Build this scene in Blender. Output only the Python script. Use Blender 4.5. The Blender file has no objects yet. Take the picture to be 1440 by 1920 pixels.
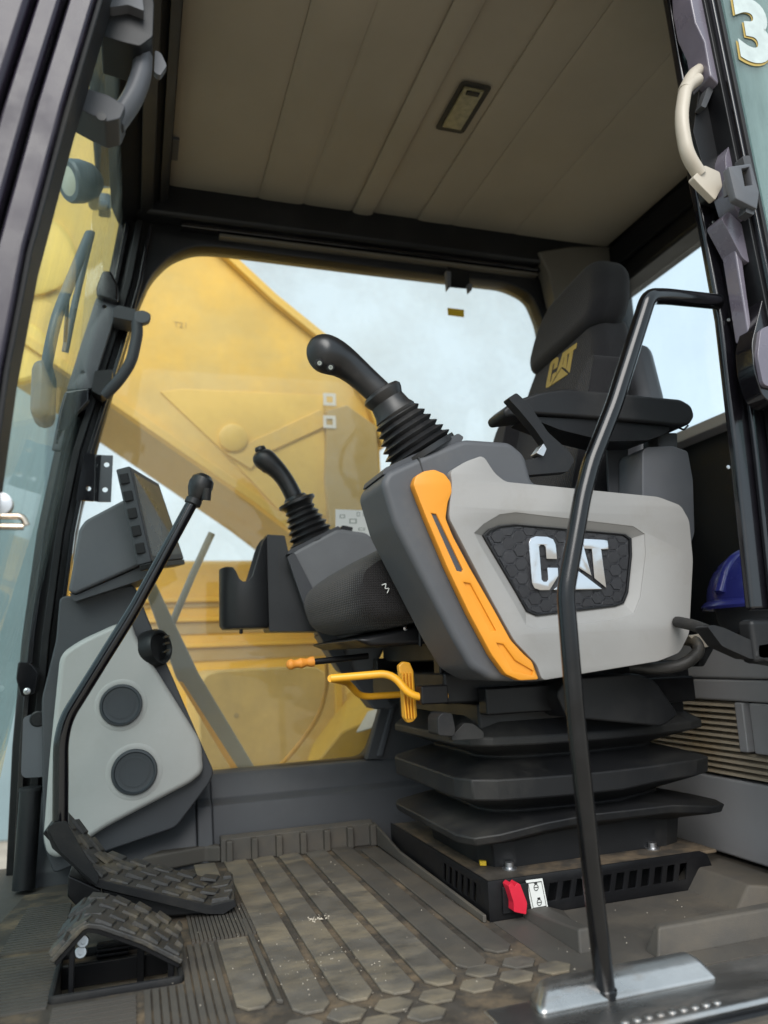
import bpy, bmesh, math, random
from mathutils import Vector, Matrix
random.seed(7)
S = bpy.context.scene
C = S.collection

# ------------------------------------------------------------------ camera
CX, CY, CZ = 0.0, 0.0, 0.42
FPX = 1445.0
AX = Vector((0.95177218, 0.0158233, 0.30639735))     # world x in (right, down, forward)
AY = Vector((-0.30382551, 0.18746681, 0.93410184))
AZ = Vector((-0.04265876, -0.98214348, 0.18323321))
CAM = Vector((CX, CY, CZ))
cam = bpy.data.cameras.new('camera')
cam.sensor_fit = 'HORIZONTAL'; cam.sensor_width = 36.0; cam.lens = FPX / 1440 * 36
cam.clip_start = 0.02; cam.clip_end = 2000
camo = bpy.data.objects.new('camera', cam); C.objects.link(camo)
R = Matrix(((AX[0], -AX[1], -AX[2]), (AY[0], -AY[1], -AY[2]), (AZ[0], -AZ[1], -AZ[2])))
camo.matrix_world = Matrix.Translation(CAM) @ R.to_4x4()
cam.dof.use_dof = True; cam.dof.focus_distance = 1.32; cam.dof.aperture_fstop = 4.2
S.camera = camo

# ------------------------------------------------------------------ world, sun, exposure
SUN_EL, SUN_AZ = math.radians(40), math.radians(200)   # azimuth from +Y, clockwise
W = bpy.data.worlds.new('World'); S.world = W; W.use_nodes = True
nt = W.node_tree; nt.nodes.clear()
wo = nt.nodes.new('ShaderNodeOutputWorld'); bg = nt.nodes.new('ShaderNodeBackground')
sk = nt.nodes.new('ShaderNodeTexSky'); sk.sky_type = 'NISHITA'; sk.sun_disc = False
sk.sun_elevation = SUN_EL; sk.sun_rotation = SUN_AZ; sk.dust_density = 3.0; sk.air_density = 1.0; sk.ozone_density = 1.0
# thin overcast: a pale cloud veil over the blue
tc = nt.nodes.new('ShaderNodeTexCoord'); mp = nt.nodes.new('ShaderNodeMapping'); mp.inputs['Scale'].default_value = (1, 1, 2.2)
nz = nt.nodes.new('ShaderNodeTexNoise'); nz.inputs['Scale'].default_value = 2.2; nz.inputs['Detail'].default_value = 3; nz.inputs['Roughness'].default_value = .55
rp = nt.nodes.new('ShaderNodeValToRGB'); rp.color_ramp.elements[0].position = .36; rp.color_ramp.elements[1].position = .72
rp.color_ramp.elements[0].color = (.84, .84, .84, 1); rp.color_ramp.elements[1].color = (.96, .96, .96, 1)
mx = nt.nodes.new('ShaderNodeMix'); mx.data_type = 'RGBA'
mx.inputs['B'].default_value = (5.1, 6.15, 6.85, 1)
nt.links.new(tc.outputs['Generated'], mp.inputs['Vector']); nt.links.new(mp.outputs[0], nz.inputs['Vector'])
nt.links.new(nz.outputs['Fac'], rp.inputs[0]); nt.links.new(rp.outputs[0], mx.inputs['Factor'])
nt.links.new(sk.outputs[0], mx.inputs['A']); nt.links.new(mx.outputs['Result'], bg.inputs['Color'])
bg.inputs['Strength'].default_value = 0.11
nt.links.new(bg.outputs[0], wo.inputs[0])
sun = bpy.data.lights.new('sun', 'SUN'); sun.energy = 1.9; sun.angle = math.radians(40); sun.color = (1, .975, .94)
suno = bpy.data.objects.new('sun', sun); C.objects.link(suno)
sd = Vector((math.sin(SUN_AZ) * math.cos(SUN_EL), math.cos(SUN_AZ) * math.cos(SUN_EL), math.sin(SUN_EL)))
suno.rotation_euler = sd.to_track_quat('Z', 'Y').to_euler(); suno.location = sd * 20
S.view_settings.view_transform = 'Standard'; S.view_settings.look = 'None'
S.view_settings.exposure = 0.84; S.view_settings.gamma = 1.0

# ------------------------------------------------------------------ helpers
def ray(px, py):
    c = Vector((px - 720, py - 960, FPX))
    return Vector((AX.dot(c), AY.dot(c), AZ.dot(c)))
def at(px, py, y=None, x=None, z=None):
    r = ray(px, py)
    t = y / r.y if y is not None else (x / r.x if x is not None else (z - CZ) / r.z)
    return CAM + r * t
def atp(px, py, p0, n):
    r = ray(px, py); n = Vector(n)
    return CAM + r * ((Vector(p0) - CAM).dot(n) / r.dot(n))
def PX(pts, y): return [(at(a, b, y=y).x, at(a, b, y=y).z) for a, b in pts]

def tag(o, label=None, cat=None, group=None, kind=None):
    if label: o['label'] = label
    if cat: o['category'] = cat
    if group: o['group'] = group
    if kind: o['kind'] = kind
    return o
def thing(name, label, cat, loc, group=None):
    o = bpy.data.objects.new(name, None); C.objects.link(o); o.location = Vector(loc); o.empty_display_size = .05
    return tag(o, label, cat, group)
def put(name, me, mat, parent=None):
    o = bpy.data.objects.new(name, me); C.objects.link(o)
    if mat is not None and not me.materials: me.materials.append(mat)
    if parent is not None:
        o.parent = parent
        off = Vector((0, 0, 0)); p = parent
        while p is not None: off += p.location; p = p.parent
        o.location = -off
    return o
def mesh(name, V, F, mat, parent=None, bev=0, seg=2, smooth=True, ang=35, sub=0):
    me = bpy.data.meshes.new(name); me.from_pydata([tuple(v) for v in V], [], F); me.update()
    bm = bmesh.new(); bm.from_mesh(me); bmesh.ops.recalc_face_normals(bm, faces=bm.faces); bm.to_mesh(me); bm.free()
    o = put(name, me, mat, parent); fin(o, bev, seg, smooth, ang, sub); return o
def fin(o, bev=0, seg=2, smooth=True, ang=35, sub=0):
    if smooth:
        for p in o.data.polygons: p.use_smooth = True
        if not sub: o.data.set_sharp_from_angle(angle=math.radians(ang if not bev else 80))
    if bev:
        m = o.modifiers.new('b', 'BEVEL'); m.width = bev; m.segments = seg; m.limit_method = 'ANGLE'; m.angle_limit = math.radians(25)
        m.harden_normals = True
    if sub:
        m = o.modifiers.new('s', 'SUBSURF'); m.levels = sub; m.render_levels = sub
def fillet(pts, r, n=4):
    out = []; N = len(pts)
    for i in range(N):
        p = Vector(pts[i]); a = Vector(pts[i - 1]); b = Vector(pts[(i + 1) % N])
        da, db = (a - p), (b - p); la, lb = da.length, db.length
        if la < 1e-7 or lb < 1e-7: continue
        da /= la; db /= lb
        k = min(r, la * .45, lb * .45)
        s, e = p + da * k, p + db * k
        for j in range(n + 1):
            t = j / n; out.append(tuple((1 - t) ** 2 * s + 2 * t * (1 - t) * p + t * t * e))
    return out
def prism(name, pts, a0, a1, mat, parent=None, axis='y', bev=.003, seg=2, smooth=True, shear=None):
    """polygon (u,v) swept along an axis: y->(x,z)  x->(y,z)  z->(x,y)"""
    def P(u, v, w): return {'y': (u, w, v), 'x': (w, u, v), 'z': (u, v, w)}[axis]
    n = len(pts)
    V = [Vector(P(u, v, a0)) for u, v in pts] + [Vector(P(u, v, a1)) for u, v in pts]
    if shear: V = [shear(v) for v in V]
    F = [tuple(range(n)), tuple(range(2 * n - 1, n - 1, -1))] + [(i, (i + 1) % n, n + (i + 1) % n, n + i) for i in range(n)]
    return mesh(name, V, F, mat, parent, bev, seg, smooth)
def box(name, c, s, mat, parent=None, bev=.003, seg=2, rot=None):
    V = []
    for i in (-1, 1):
        for j in (-1, 1):
            for k in (-1, 1):
                v = Vector((i * s[0] / 2, j * s[1] / 2, k * s[2] / 2))
                if rot is not None: v = rot @ v
                V.append(v + Vector(c))
    F = [(0, 1, 3, 2), (4, 6, 7, 5), (0, 4, 5, 1), (2, 3, 7, 6), (0, 2, 6, 4), (1, 5, 7, 3)]
    return mesh(name, V, F, mat, parent, bev, seg)
def bx(name, x0, x1, y0, y1, z0, z1, mat, parent=None, bev=.003, seg=2):
    return box(name, ((x0 + x1) / 2, (y0 + y1) / 2, (z0 + z1) / 2), (x1 - x0, y1 - y0, z1 - z0), mat, parent, bev, seg)
def hull8(name, near, far, mat, parent=None, bev=.003, seg=2):
    """two matching rings of world points joined to a solid"""
    n = len(near); V = list(near) + list(far)
    F = [tuple(range(n)), tuple(range(2 * n - 1, n - 1, -1))] + [(i, (i + 1) % n, n + (i + 1) % n, n + i) for i in range(n)]
    return mesh(name, V, F, mat, parent, bev, seg)
def loft(name, rings, mat, parent=None, cap=True, ang=40, sub=0, bev=0):
    n = len(rings[0]); V = [v for r in rings for v in r]; F = []
    for i in range(len(rings) - 1):
        for j in range(n):
            F.append((i * n + j, i * n + (j + 1) % n, (i + 1) * n + (j + 1) % n, (i + 1) * n + j))
    if cap: F += [tuple(range(n)), tuple(range((len(rings) - 1) * n, len(rings) * n))]
    return mesh(name, V, F, mat, parent, bev, 2, True, ang, sub)
def frame_of(d):
    d = Vector(d).normalized(); a = Vector((0, 0, 1)) if abs(d.z) < .9 else Vector((1, 0, 0))
    u = d.cross(a).normalized(); return u, d.cross(u).normalized(), d
def smooth_path(pts, r, n=6):
    pts = [Vector(p) for p in pts]
    if r <= 0 or len(pts) < 3: return pts
    out = [pts[0]]
    for i in range(1, len(pts) - 1):
        p, a, b = pts[i], pts[i - 1], pts[i + 1]
        da, db = a - p, b - p; k = min(r, da.length * .48, db.length * .48)
        s, e = p + da.normalized() * k, p + db.normalized() * k
        for j in range(n + 1):
            t = j / n; out.append((1 - t) ** 2 * s + 2 * t * (1 - t) * p + t * t * e)
    out.append(pts[-1]); return out
def tube(name, pts, r, mat, parent=None, fil=.02, n=14, flat=1.0, side=None, radii=None):
    P = smooth_path(pts, fil); rings = []; u = None
    for i, p in enumerate(P):
        d = (P[min(i + 1, len(P) - 1)] - P[max(i - 1, 0)]).normalized()
        if u is None:
            u = frame_of(d)[0] if side is None else Vector(side)
        u = (u - d * u.dot(d)).normalized(); w = d.cross(u)
        rr = r if radii is None else radii[0] + (radii[1] - radii[0]) * i / (len(P) - 1)
        rings.append([p + (u * math.cos(2 * math.pi * k / n) + w * math.sin(2 * math.pi * k / n) * flat) * rr for k in range(n)])
    return loft(name, rings, mat, parent, ang=50)
def lathe(name, o, d, prof, mat, parent=None, n=32, squash=1.0, u0=None):
    u, w, d = frame_of(d); o = Vector(o)
    if u0 is not None:
        u = Vector(u0); u = (u - d * u.dot(d)).normalized(); w = d.cross(u)
    rings = [[o + d * h + (u * math.cos(2 * math.pi * k / n) + w * math.sin(2 * math.pi * k / n) * squash) * r for k in range(n)] for r, h in prof]
    return loft(name, rings, mat, parent, ang=30)
def plate(name, loops, org, U, Vv, t, mat, parent=None, bev=.0):
    """flat plate with holes; loops are 2D polygons in the (U,V) frame, thickness t behind the face"""
    cu = bpy.data.curves.new(name, 'CURVE'); cu.dimensions = '2D'; cu.fill_mode = 'BOTH'
    cu.extrude = max(t / 2 - bev, .00005); cu.bevel_depth = bev; cu.bevel_resolution = 1 if bev else 0; cu.offset = -bev
    for L in loops:
        sp = cu.splines.new('POLY'); sp.points.add(len(L) - 1); sp.use_cyclic_u = True
        for q, (a, b) in zip(sp.points, L): q.co = (a, b, 0, 1)
    tmp = bpy.data.objects.new('tmp', cu); C.objects.link(tmp)
    dg = bpy.context.evaluated_depsgraph_get()
    me = bpy.data.meshes.new_from_object(tmp.evaluated_get(dg)); me.name = name
    bpy.data.objects.remove(tmp); bpy.data.curves.remove(cu)
    U = Vector(U).normalized(); Vv = Vector(Vv); Vv = (Vv - U * Vv.dot(U)).normalized(); N = U.cross(Vv); org = Vector(org) - N * t / 2
    for v in me.vertices: v.co = org + U * v.co.x + Vv * v.co.y + N * v.co.z
    me.materials.clear()
    bm = bmesh.new(); bm.from_mesh(me); bmesh.ops.remove_doubles(bm, verts=bm.verts, dist=1e-5); bmesh.ops.recalc_face_normals(bm, faces=bm.faces); bm.to_mesh(me); bm.free()
    o = put(name, me, mat, parent); fin(o, ang=40); return o
def yplate(name, loops, y, t, mat, parent=None, bev=0):      # near face at y, facing the door side
    return plate(name, loops, (0, y, 0), (1, 0, 0), (0, 0, 1), t, mat, parent, bev)
def ring(cx, cy, r, n=20): return [(cx + r * math.cos(2 * math.pi * k / n), cy + r * math.sin(2 * math.pi * k / n)) for k in range(n)]
def clip(poly, win):          # convex clip, both counter-clockwise
    out = poly
    for i in range(len(win)):
        a, b = Vector(win[i]), Vector(win[(i + 1) % len(win)]); res = []
        def side(p): return (b.x - a.x) * (p[1] - a.y) - (b.y - a.y) * (p[0] - a.x)
        for j in range(len(out)):
            p, q = out[j], out[(j + 1) % len(out)]; sp, sq = side(p), side(q)
            if sp >= 0: res.append(p)
            if sp * sq < 0:
                t = sp / (sp - sq); res.append((p[0] + (q[0] - p[0]) * t, p[1] + (q[1] - p[1]) * t))
        out = res
        if len(out) < 3: return []
    return out

# ------------------------------------------------------------------ materials
MT = {}
def mat(name, col, rough=.5, metal=0, coat=0, var=.12, vscale=6, bump=0, bscale=300, dirt=None, damt=.4, dscale=4, drough=.85, spec=.5, sheen=0, dstretch=(1, 1, 1), dlo=.5, dhi=.68):
    m = bpy.data.materials.new(name); m.use_nodes = True; t = m.node_tree; N = t.nodes; L = t.links
    b = N['Principled BSDF']; b.inputs['Metallic'].default_value = metal
    b.inputs['Specular IOR Level'].default_value = spec
    b.inputs['Coat Weight'].default_value = coat; b.inputs['Coat Roughness'].default_value = .08
    if sheen: b.inputs['Sheen Weight'].default_value = sheen; b.inputs['Sheen Roughness'].default_value = .5
    g = N.new('ShaderNodeNewGeometry')
    n1 = N.new('ShaderNodeTexNoise'); n1.inputs['Scale'].default_value = vscale; n1.inputs['Detail'].default_value = 6; n1.inputs['Roughness'].default_value = .6
    L.new(g.outputs['Position'], n1.inputs['Vector'])
    mr = N.new('ShaderNodeMapRange'); mr.inputs['From Min'].default_value = .3; mr.inputs['From Max'].default_value = .7
    mr.inputs['To Min'].default_value = 1 - var; mr.inputs['To Max'].default_value = 1 + var
    L.new(n1.outputs['Fac'], mr.inputs['Value'])
    hs = N.new('ShaderNodeMix'); hs.data_type = 'RGBA'; hs.blend_type = 'MULTIPLY'; hs.inputs['Factor'].default_value = 1
    hs.inputs['A'].default_value = (*col, 1); L.new(mr.outputs[0], hs.inputs['B'])
    colout = hs.outputs['Result']
    rr = N.new('ShaderNodeMapRange'); rr.inputs['From Min'].default_value = .3; rr.inputs['From Max'].default_value = .7
    rr.inputs['To Min'].default_value = max(rough - .08, .02); rr.inputs['To Max'].default_value = min(rough + .08, 1)
    L.new(n1.outputs['Fac'], rr.inputs['Value']); rout = rr.outputs[0]
    if dirt:
        mpn = N.new('ShaderNodeMapping'); mpn.inputs['Scale'].default_value = dstretch; L.new(g.outputs['Position'], mpn.inputs['Vector'])
        n2 = N.new('ShaderNodeTexNoise'); n2.inputs['Scale'].default_value = dscale; n2.inputs['Detail'].default_value = 10; n2.inputs['Roughness'].default_value = .68
        L.new(mpn.outputs[0], n2.inputs['Vector'])
        cr = N.new('ShaderNodeMapRange'); cr.inputs['From Min'].default_value = dlo; cr.inputs['From Max'].default_value = dhi; cr.inputs['To Max'].default_value = damt
        L.new(n2.outputs['Fac'], cr.inputs['Value'])
        md = N.new('ShaderNodeMix'); md.data_type = 'RGBA'; md.inputs['B'].default_value = (*dirt, 1)
        L.new(cr.outputs[0], md.inputs['Factor']); L.new(colout, md.inputs['A']); colout = md.outputs['Result']
        mr2 = N.new('ShaderNodeMix'); mr2.inputs['B'].default_value = drough; L.new(cr.outputs[0], mr2.inputs['Factor']); L.new(rout, mr2.inputs['A']); rout = mr2.outputs['Result']
    L.new(colout, b.inputs['Base Color']); L.new(rout, b.inputs['Roughness'])
    if bump:
        nb = N.new('ShaderNodeTexNoise'); nb.inputs['Scale'].default_value = bscale; nb.inputs['Detail'].default_value = 2
        L.new(g.outputs['Position'], nb.inputs['Vector'])
        bp = N.new('ShaderNodeBump'); bp.inputs['Strength'].default_value = bump; bp.inputs['Distance'].default_value = .001
        L.new(nb.outputs['Fac'], bp.inputs['Height']); L.new(bp.outputs[0], b.inputs['Normal'])
    MT[name] = m; return m
def glass(name, tint, dirtcol, damt, streak=(1, 1, 1), dscale=3, base=.04, grough=.02, blend=.6):
    m = bpy.data.materials.new(name); m.use_nodes = True; t = m.node_tree; N = t.nodes; L = t.links; N.clear()
    out = N.new('ShaderNodeOutputMaterial'); tr = N.new('ShaderNodeBsdfTransparent'); tr.inputs[0].default_value = (*tint, 1)
    gl = N.new('ShaderNodeBsdfGlossy'); gl.inputs['Roughness'].default_value = grough
    # Schlick reflectance, the same from either side of the pane
    lw = N.new('ShaderNodeLayerWeight'); lw.inputs['Blend'].default_value = .5
    pw = N.new('ShaderNodeMath'); pw.operation = 'POWER'; pw.inputs[1].default_value = 5; L.new(lw.outputs['Facing'], pw.inputs[0])
    ma = N.new('ShaderNodeMath'); ma.operation = 'MULTIPLY_ADD'; ma.inputs[1].default_value = blend; ma.inputs[2].default_value = .03; L.new(pw.outputs[0], ma.inputs[0])
    m1 = N.new('ShaderNodeMixShader'); L.new(ma.outputs[0], m1.inputs[0]); L.new(tr.outputs[0], m1.inputs[1]); L.new(gl.outputs[0], m1.inputs[2])
    df = N.new('ShaderNodeBsdfDiffuse'); df.inputs[0].default_value = (*dirtcol, 1)
    tl = N.new('ShaderNodeBsdfTranslucent'); tl.inputs[0].default_value = (*dirtcol, 1)
    md = N.new('ShaderNodeMixShader'); md.inputs[0].default_value = .5; L.new(df.outputs[0], md.inputs[1]); L.new(tl.outputs[0], md.inputs[2])
    g = N.new('ShaderNodeNewGeometry'); mp_ = N.new('ShaderNodeMapping'); mp_.inputs['Scale'].default_value = streak; L.new(g.outputs['Position'], mp_.inputs['Vector'])
    n2 = N.new('ShaderNodeTexNoise'); n2.inputs['Scale'].default_value = dscale; n2.inputs['Detail'].default_value = 9; n2.inputs['Roughness'].default_value = .6
    L.new(mp_.outputs[0], n2.inputs['Vector'])
    cr = N.new('ShaderNodeMapRange'); cr.inputs['From Min'].default_value = .35; cr.inputs['From Max'].default_value = .75; cr.inputs['To Min'].default_value = base; cr.inputs['To Max'].default_value = damt
    L.new(n2.outputs['Fac'], cr.inputs['Value'])
    m2 = N.new('ShaderNodeMixShader'); L.new(cr.outputs[0], m2.inputs[0]); L.new(m1.outputs[0], m2.inputs[1]); L.new(md.outputs[0], m2.inputs[2])
    L.new(m2.outputs[0], out.inputs[0]); MT[name] = m; return m

BR = (.20, .14, .08)
mat('dark_plastic', (.050, .052, .058), .55, bump=.15, bscale=900, dirt=(.11, .105, .10), damt=.2, dscale=5, spec=.4)
mat('mid_plastic', (.092, .095, .105), .5, bump=.12, bscale=900, dirt=(.16, .15, .145), damt=.2, dscale=4, spec=.4)
mat('light_plastic', (.255, .249, .241), .5, bump=.1, bscale=900, var=.06, dirt=(.20, .185, .16), damt=.35, dscale=11, dlo=.52, dhi=.72)
mat('beige_plastic', (.44, .39, .32), .45, bump=.1, bscale=800, var=.08)
mat('black_plastic', (.0085, .0088, .010), .45, bump=.12, bscale=900, dirt=(.06, .055, .05), damt=.15, dscale=6, spec=.35)
mat('black_gloss', (.0055, .0050, .0068), .16, coat=.45, var=.2, dirt=(.05, .046, .05), damt=.12, dscale=7, spec=.4)
mat('black_satin', (.0065, .0065, .0075), .38, dirt=(.05, .046, .042), damt=.14, dscale=9, spec=.3)
mat('rubber', (.012, .012, .013), .6, bump=.2, bscale=500, dirt=(.09, .08, .065), damt=.25, dscale=6, spec=.3)
mat('bellows', (.0105, .011, .0125), .5, bump=.3, bscale=700, dirt=(.065, .06, .05), damt=.4, dscale=4, dstretch=(1, 1, .6), spec=.4)
mat('soft_rubber', (.012, .012, .013), .36, dirt=(.08, .07, .06), damt=.2, dscale=12)
mat('mat_rubber', (.072, .065, .057), .62, bump=.3, bscale=600, dirt=(.15, .122, .088), damt=.5, dscale=5, dlo=.48, dhi=.70, spec=.35)
mat('mat_worn', (.100, .090, .077), .58, bump=.35, bscale=400, dirt=(.24, .195, .13), damt=.85, dscale=9, dlo=.45, dhi=.64, dstretch=(.45, 1, 1), var=.3, vscale=18, spec=.35)
mat('mat_groove', (.056, .048, .040), .7, bump=.4, bscale=500, dirt=(.20, .145, .09), damt=.75, dscale=10, dlo=.47, dhi=.64, var=.3, vscale=30, spec=.3)
mat('pedal_rubber', (.036, .034, .032), .5, bump=.5, bscale=350, dirt=(.20, .16, .10), damt=.6, dscale=13, dlo=.52, dhi=.70, var=.3, vscale=40)
mat('headliner', (.26, .225, .175), .95, bump=.5, bscale=1500, var=.1, vscale=3, dirt=(.25, .21, .15), damt=.5, dscale=2.5)
mat('steel', (.42, .41, .40), .30, metal=.95, bump=.2, bscale=160, dirt=(.15, .11, .075), damt=.75, dscale=8, dstretch=(.5, 1.5, 1), dlo=.48, dhi=.66, var=.2)
mat('zinc', (.55, .55, .56), .35, metal=1)
mat('chrome', (.62, .62, .64), .10, metal=1, var=.03, bump=1.0, bscale=24)
mat('orange_plastic', (.66, .255, .015), .42, var=.05, bump=.08, bscale=800)
mat('yellow_steel', (.78, .37, .02), .38, var=.08, dirt=(.3, .2, .08), damt=.3, dscale=14)
mat('orange_grip', (.72, .27, .03), .55, dirt=(.25, .12, .05), damt=.4, dscale=20)
mat('boom_paint', (.84, .50, .058), .4, var=.14, vscale=1.5, dirt=(.66, .50, .20), damt=.75, dscale=1.6, dlo=.42, dhi=.66)
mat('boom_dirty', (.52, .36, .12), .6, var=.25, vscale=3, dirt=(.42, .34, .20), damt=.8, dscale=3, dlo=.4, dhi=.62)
mat('boom_pale', (.82, .55, .12), .5, var=.1, vscale=2)
mat('body_paint', (.85, .52, .07), .35, var=.08, vscale=1.5, dirt=(.55, .45, .25), damt=.4, dscale=2)
mat('body_cream', (.74, .51, .17), .5, var=.2, vscale=4, dirt=(.48, .34, .14), damt=.6, dscale=3)
mat('bar_grey', (.18, .20, .20), .45, dirt=(.3, .27, .2), damt=.4, dscale=8)
mat('lamp_grey', (.10, .125, .14), .45)
mat('lamp_lens', (.62, .62, .50), .15)
mat('white_print', (.72, .73, .70), .45, var=.04)
mat('black_print', (.02, .02, .02), .5)
mat('grey_print', (.30, .33, .30), .5)
mat('red_plastic', (.62, .02, .045), .35, var=.08)
mat('blue_plastic', (.045, .050, .30), .28, var=.1, coat=.3)
mat('seat_logo', (.42, .30, .08), .7)
mat('yellow_tape', (.70, .45, .02), .5)
mat('louvre', (.50, .42, .31), .55, var=.1, dirt=(.45, .30, .13), damt=.5, dscale=9)
mat('rear_grey', (.46, .45, .455), .5, var=.06, bump=.1, bscale=800)
mat('lens_clear', (.17, .15, .085), .2, var=.25, vscale=60)
mat('vent_plastic', (.030, .036, .042), .4)
mat('ground_soil', (.36, .31, .25), .9, var=.25, vscale=2, bump=.5, bscale=20, dirt=(.28, .22, .16), damt=.6, dscale=.6)
mat('backdrop_paint', (.20, .27, .29), .5, var=.15, vscale=.6)
mat('brass_metal', (.62, .52, .42), .25, metal=1)
glass('window_glass', (.955, .955, .935), (.66, .57, .34), .20, dscale=4, base=.05)
glass('windscreen_glass', (.86, .93, .92), (.40, .46, .44), .16, streak=(1, 7, .5), dscale=3, base=.02, blend=.35)
glass('door_glass', (.78, .90, .89), (.56, .70, .69), .55, streak=(3, 3, .7), dscale=6, base=.30)
glass('rear_glass', (.95, .97, .97), (.6, .6, .6), .08, dscale=4, base=.02)
# woven seat cloth: fine stripes in relief
def cloth(name, col, fr):
    m = mat(name, col, .85, var=.2, vscale=12, sheen=.12, spec=.2); t = m.node_tree; N = t.nodes; L = t.links; b = N['Principled BSDF']
    g = N.new('ShaderNodeNewGeometry'); mp_ = N.new('ShaderNodeMapping'); mp_.inputs['Rotation'].default_value = (0, 0, math.radians(20))
    L.new(g.outputs['Position'], mp_.inputs['Vector'])
    w1 = N.new('ShaderNodeTexWave'); w1.inputs['Scale'].default_value = fr; w1.bands_direction = 'X'
    w2 = N.new('ShaderNodeTexWave'); w2.inputs['Scale'].default_value = fr; w2.bands_direction = 'Z'
    for w in (w1, w2): w.inputs['Distortion'].default_value = .4; L.new(mp_.outputs[0], w.inputs['Vector'])
    mu = N.new('ShaderNodeMath'); mu.operation = 'MULTIPLY'; L.new(w1.outputs['Fac'], mu.inputs[0]); L.new(w2.outputs['Fac'], mu.inputs[1])
    bp = N.new('ShaderNodeBump'); bp.inputs['Strength'].default_value = .7; bp.inputs['Distance'].default_value = .0015
    L.new(mu.outputs[0], bp.inputs['Height']); L.new(bp.outputs[0], b.inputs['Normal']); return m
cloth('seat_cloth', (.019, .0178, .0182), 80)
cloth('seat_cloth_back', (.0135, .0128, .0150), 130)
mat('rail_paint', (.0032, .0032, .004), .17, coat=.2, var=.2, dirt=(.02, .018, .017), damt=.15, dscale=14, spec=.35)
mat('shell_grey', (.070, .073, .080), .5, bump=.2, bscale=1100, dirt=(.13, .122, .112), damt=.35, dscale=10, spec=.4)
mat('slate_plastic', (.135, .138, .145), .5, bump=.12, bscale=900, spec=.4)
mat('pillar_paint', (.018, .0125, .024), .3, coat=.12, var=.25, vscale=20, dirt=(.05, .045, .05), damt=.3, dscale=10, spec=.3)  # black paint, tinted purple in its base colour for the sky reflection
mat('panel_brightened', (.40, .395, .38), .45, bump=.1, bscale=900, var=.06, dirt=(.33, .31, .28), damt=.3, dscale=5)  # the console cover's plastic, brightened in colour to make up for weaker light
mat('painted_sky_sheen', (.13, .115, .145), .28, coat=.3, var=.12, vscale=14, spec=.5)  # black gloss paint with its lilac sky reflection put into the colour
mat('dim_beige', (.10, .09, .074), .6, var=.1)
mat('header_black', (.006, .006, .007), .75, spec=.15)
M = MT

# ================================================================== SETTING
g = bpy.data.meshes.new('ground'); g.from_pydata([(-300, -300, -1.25), (300, -300, -1.25), (300, 300, -1.25), (-300, 300, -1.25)], [], [(0, 1, 2, 3)])
tag(put('ground', g, M['ground_soil']), kind='structure')

WELL = (-.092, .066, 1.172, 1.335)
fl = plate('cab_floor', [[(-.42, .80), (1.5, .80), (1.5, 2.0), (-.42, 2.0)], [(WELL[0], WELL[2]), (WELL[1], WELL[2]), (WELL[1], WELL[3]), (WELL[0], WELL[3])]],
           (0, 0, -.008), (1, 0, 0), (0, 1, 0), .05, M['mat_rubber'])
tag(fl, kind='structure')
x0, x1, y0, y1 = WELL
w = .006
bx('well_bottom', x0 - .01, x1 + .01, y0 - .01, y1 + .01, -.066, -.060, M['ground_soil'], fl, 0)  # well kept shallow and its floor pale to imitate light from below
bx('well_side', x0 - .012, x0 - .003, y0, y1, -.0595, -.034, M['black_plastic'], fl, 0)
bx('well_side', x1 + .003, x1 + .012, y0, y1, -.0595, -.034, M['black_plastic'], fl, 0)
bx('well_side', x0, x1, y1 - .004, y1 + .0, -.0595, -.012, M['louvre'], fl, 0)  # far wall coloured pale in place of light coming up from below
bx('well_side', x0, x1, y0 - .012, y0 - .003, -.0595, -.034, M['black_plastic'], fl, 0)

# headliner: moulded panels with soft grooves
cl = bx('cab_ceiling', .05, 1.42, .93, 1.925, 1.668, 1.70, M['headliner'], None, 0); tag(cl, kind='structure')
for a, b, z, d_ in ((.066, .300, 1.642, .004), (.3005, .422, 1.640, .004), (.4225, .562, 1.642, .004), (.5625, .620, 1.635, .006), (.6205, .756, 1.648, .001),
                (.7565, .862, 1.642, .003), (.8625, 1.06, 1.642, .002), (1.0605, 1.385, 1.6415, .002)):
    w_ = .018
    V_ = [(a, z + d_), (a + w_ * .4, z + d_ * .35), (a + w_, z), (b - w_, z), (b - w_ * .4, z + d_ * .35), (b, z + d_)]
    n = len(V_); P_ = []
    for y_, dz in ((.95, .012), (.975, 0), (1.875, 0), (1.893, .003), (1.905, .012)): P_.append([Vector((x, y_, zz + dz)) for x, zz in V_] + [Vector((b, y_, 1.6685)), Vector((a, y_, 1.6685))])
    loft('headliner_panel', P_, M['headliner'], cl, ang=50)
rf = prism('cab_roof', [(-.12, 1.70), (-.10, 1.74), (.1, 1.78), (1.3, 1.78), (1.5, 1.74), (1.5, 1.70)], .82, 2.02, M['black_gloss'], bev=.01); tag(rf, kind='structure')

# right-hand cab wall: frame with the big side window
hole = PX([(395, 1450), (690, 1421), (735, 1290), (800, 1180), (990, 1000), (1030, 800), (1030, 680), (1018, 600), (998, 552), (955, 531), (700, 500), (415, 463), (365, 461), (320, 478), (283, 515), (255, 580),
           (220, 700), (185, 820), (150, 960), (128, 1080), (112, 1250), (120, 1455)], 1.93)
outer = PX([(236, 300), (222, 420), (200, 530), (165, 650), (100, 850), (68, 1000), (40, 1200), (22, 1400), (8, 1690)], 1.93) + [(1.5, -.05), (1.5, 1.69), (-.02, 1.69)]
wr = yplate('cab_wall_right', [outer, fillet(hole, .03, 5)], 1.93, .06, M['black_satin'], bev=.006); tag(wr, kind='structure')
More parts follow.
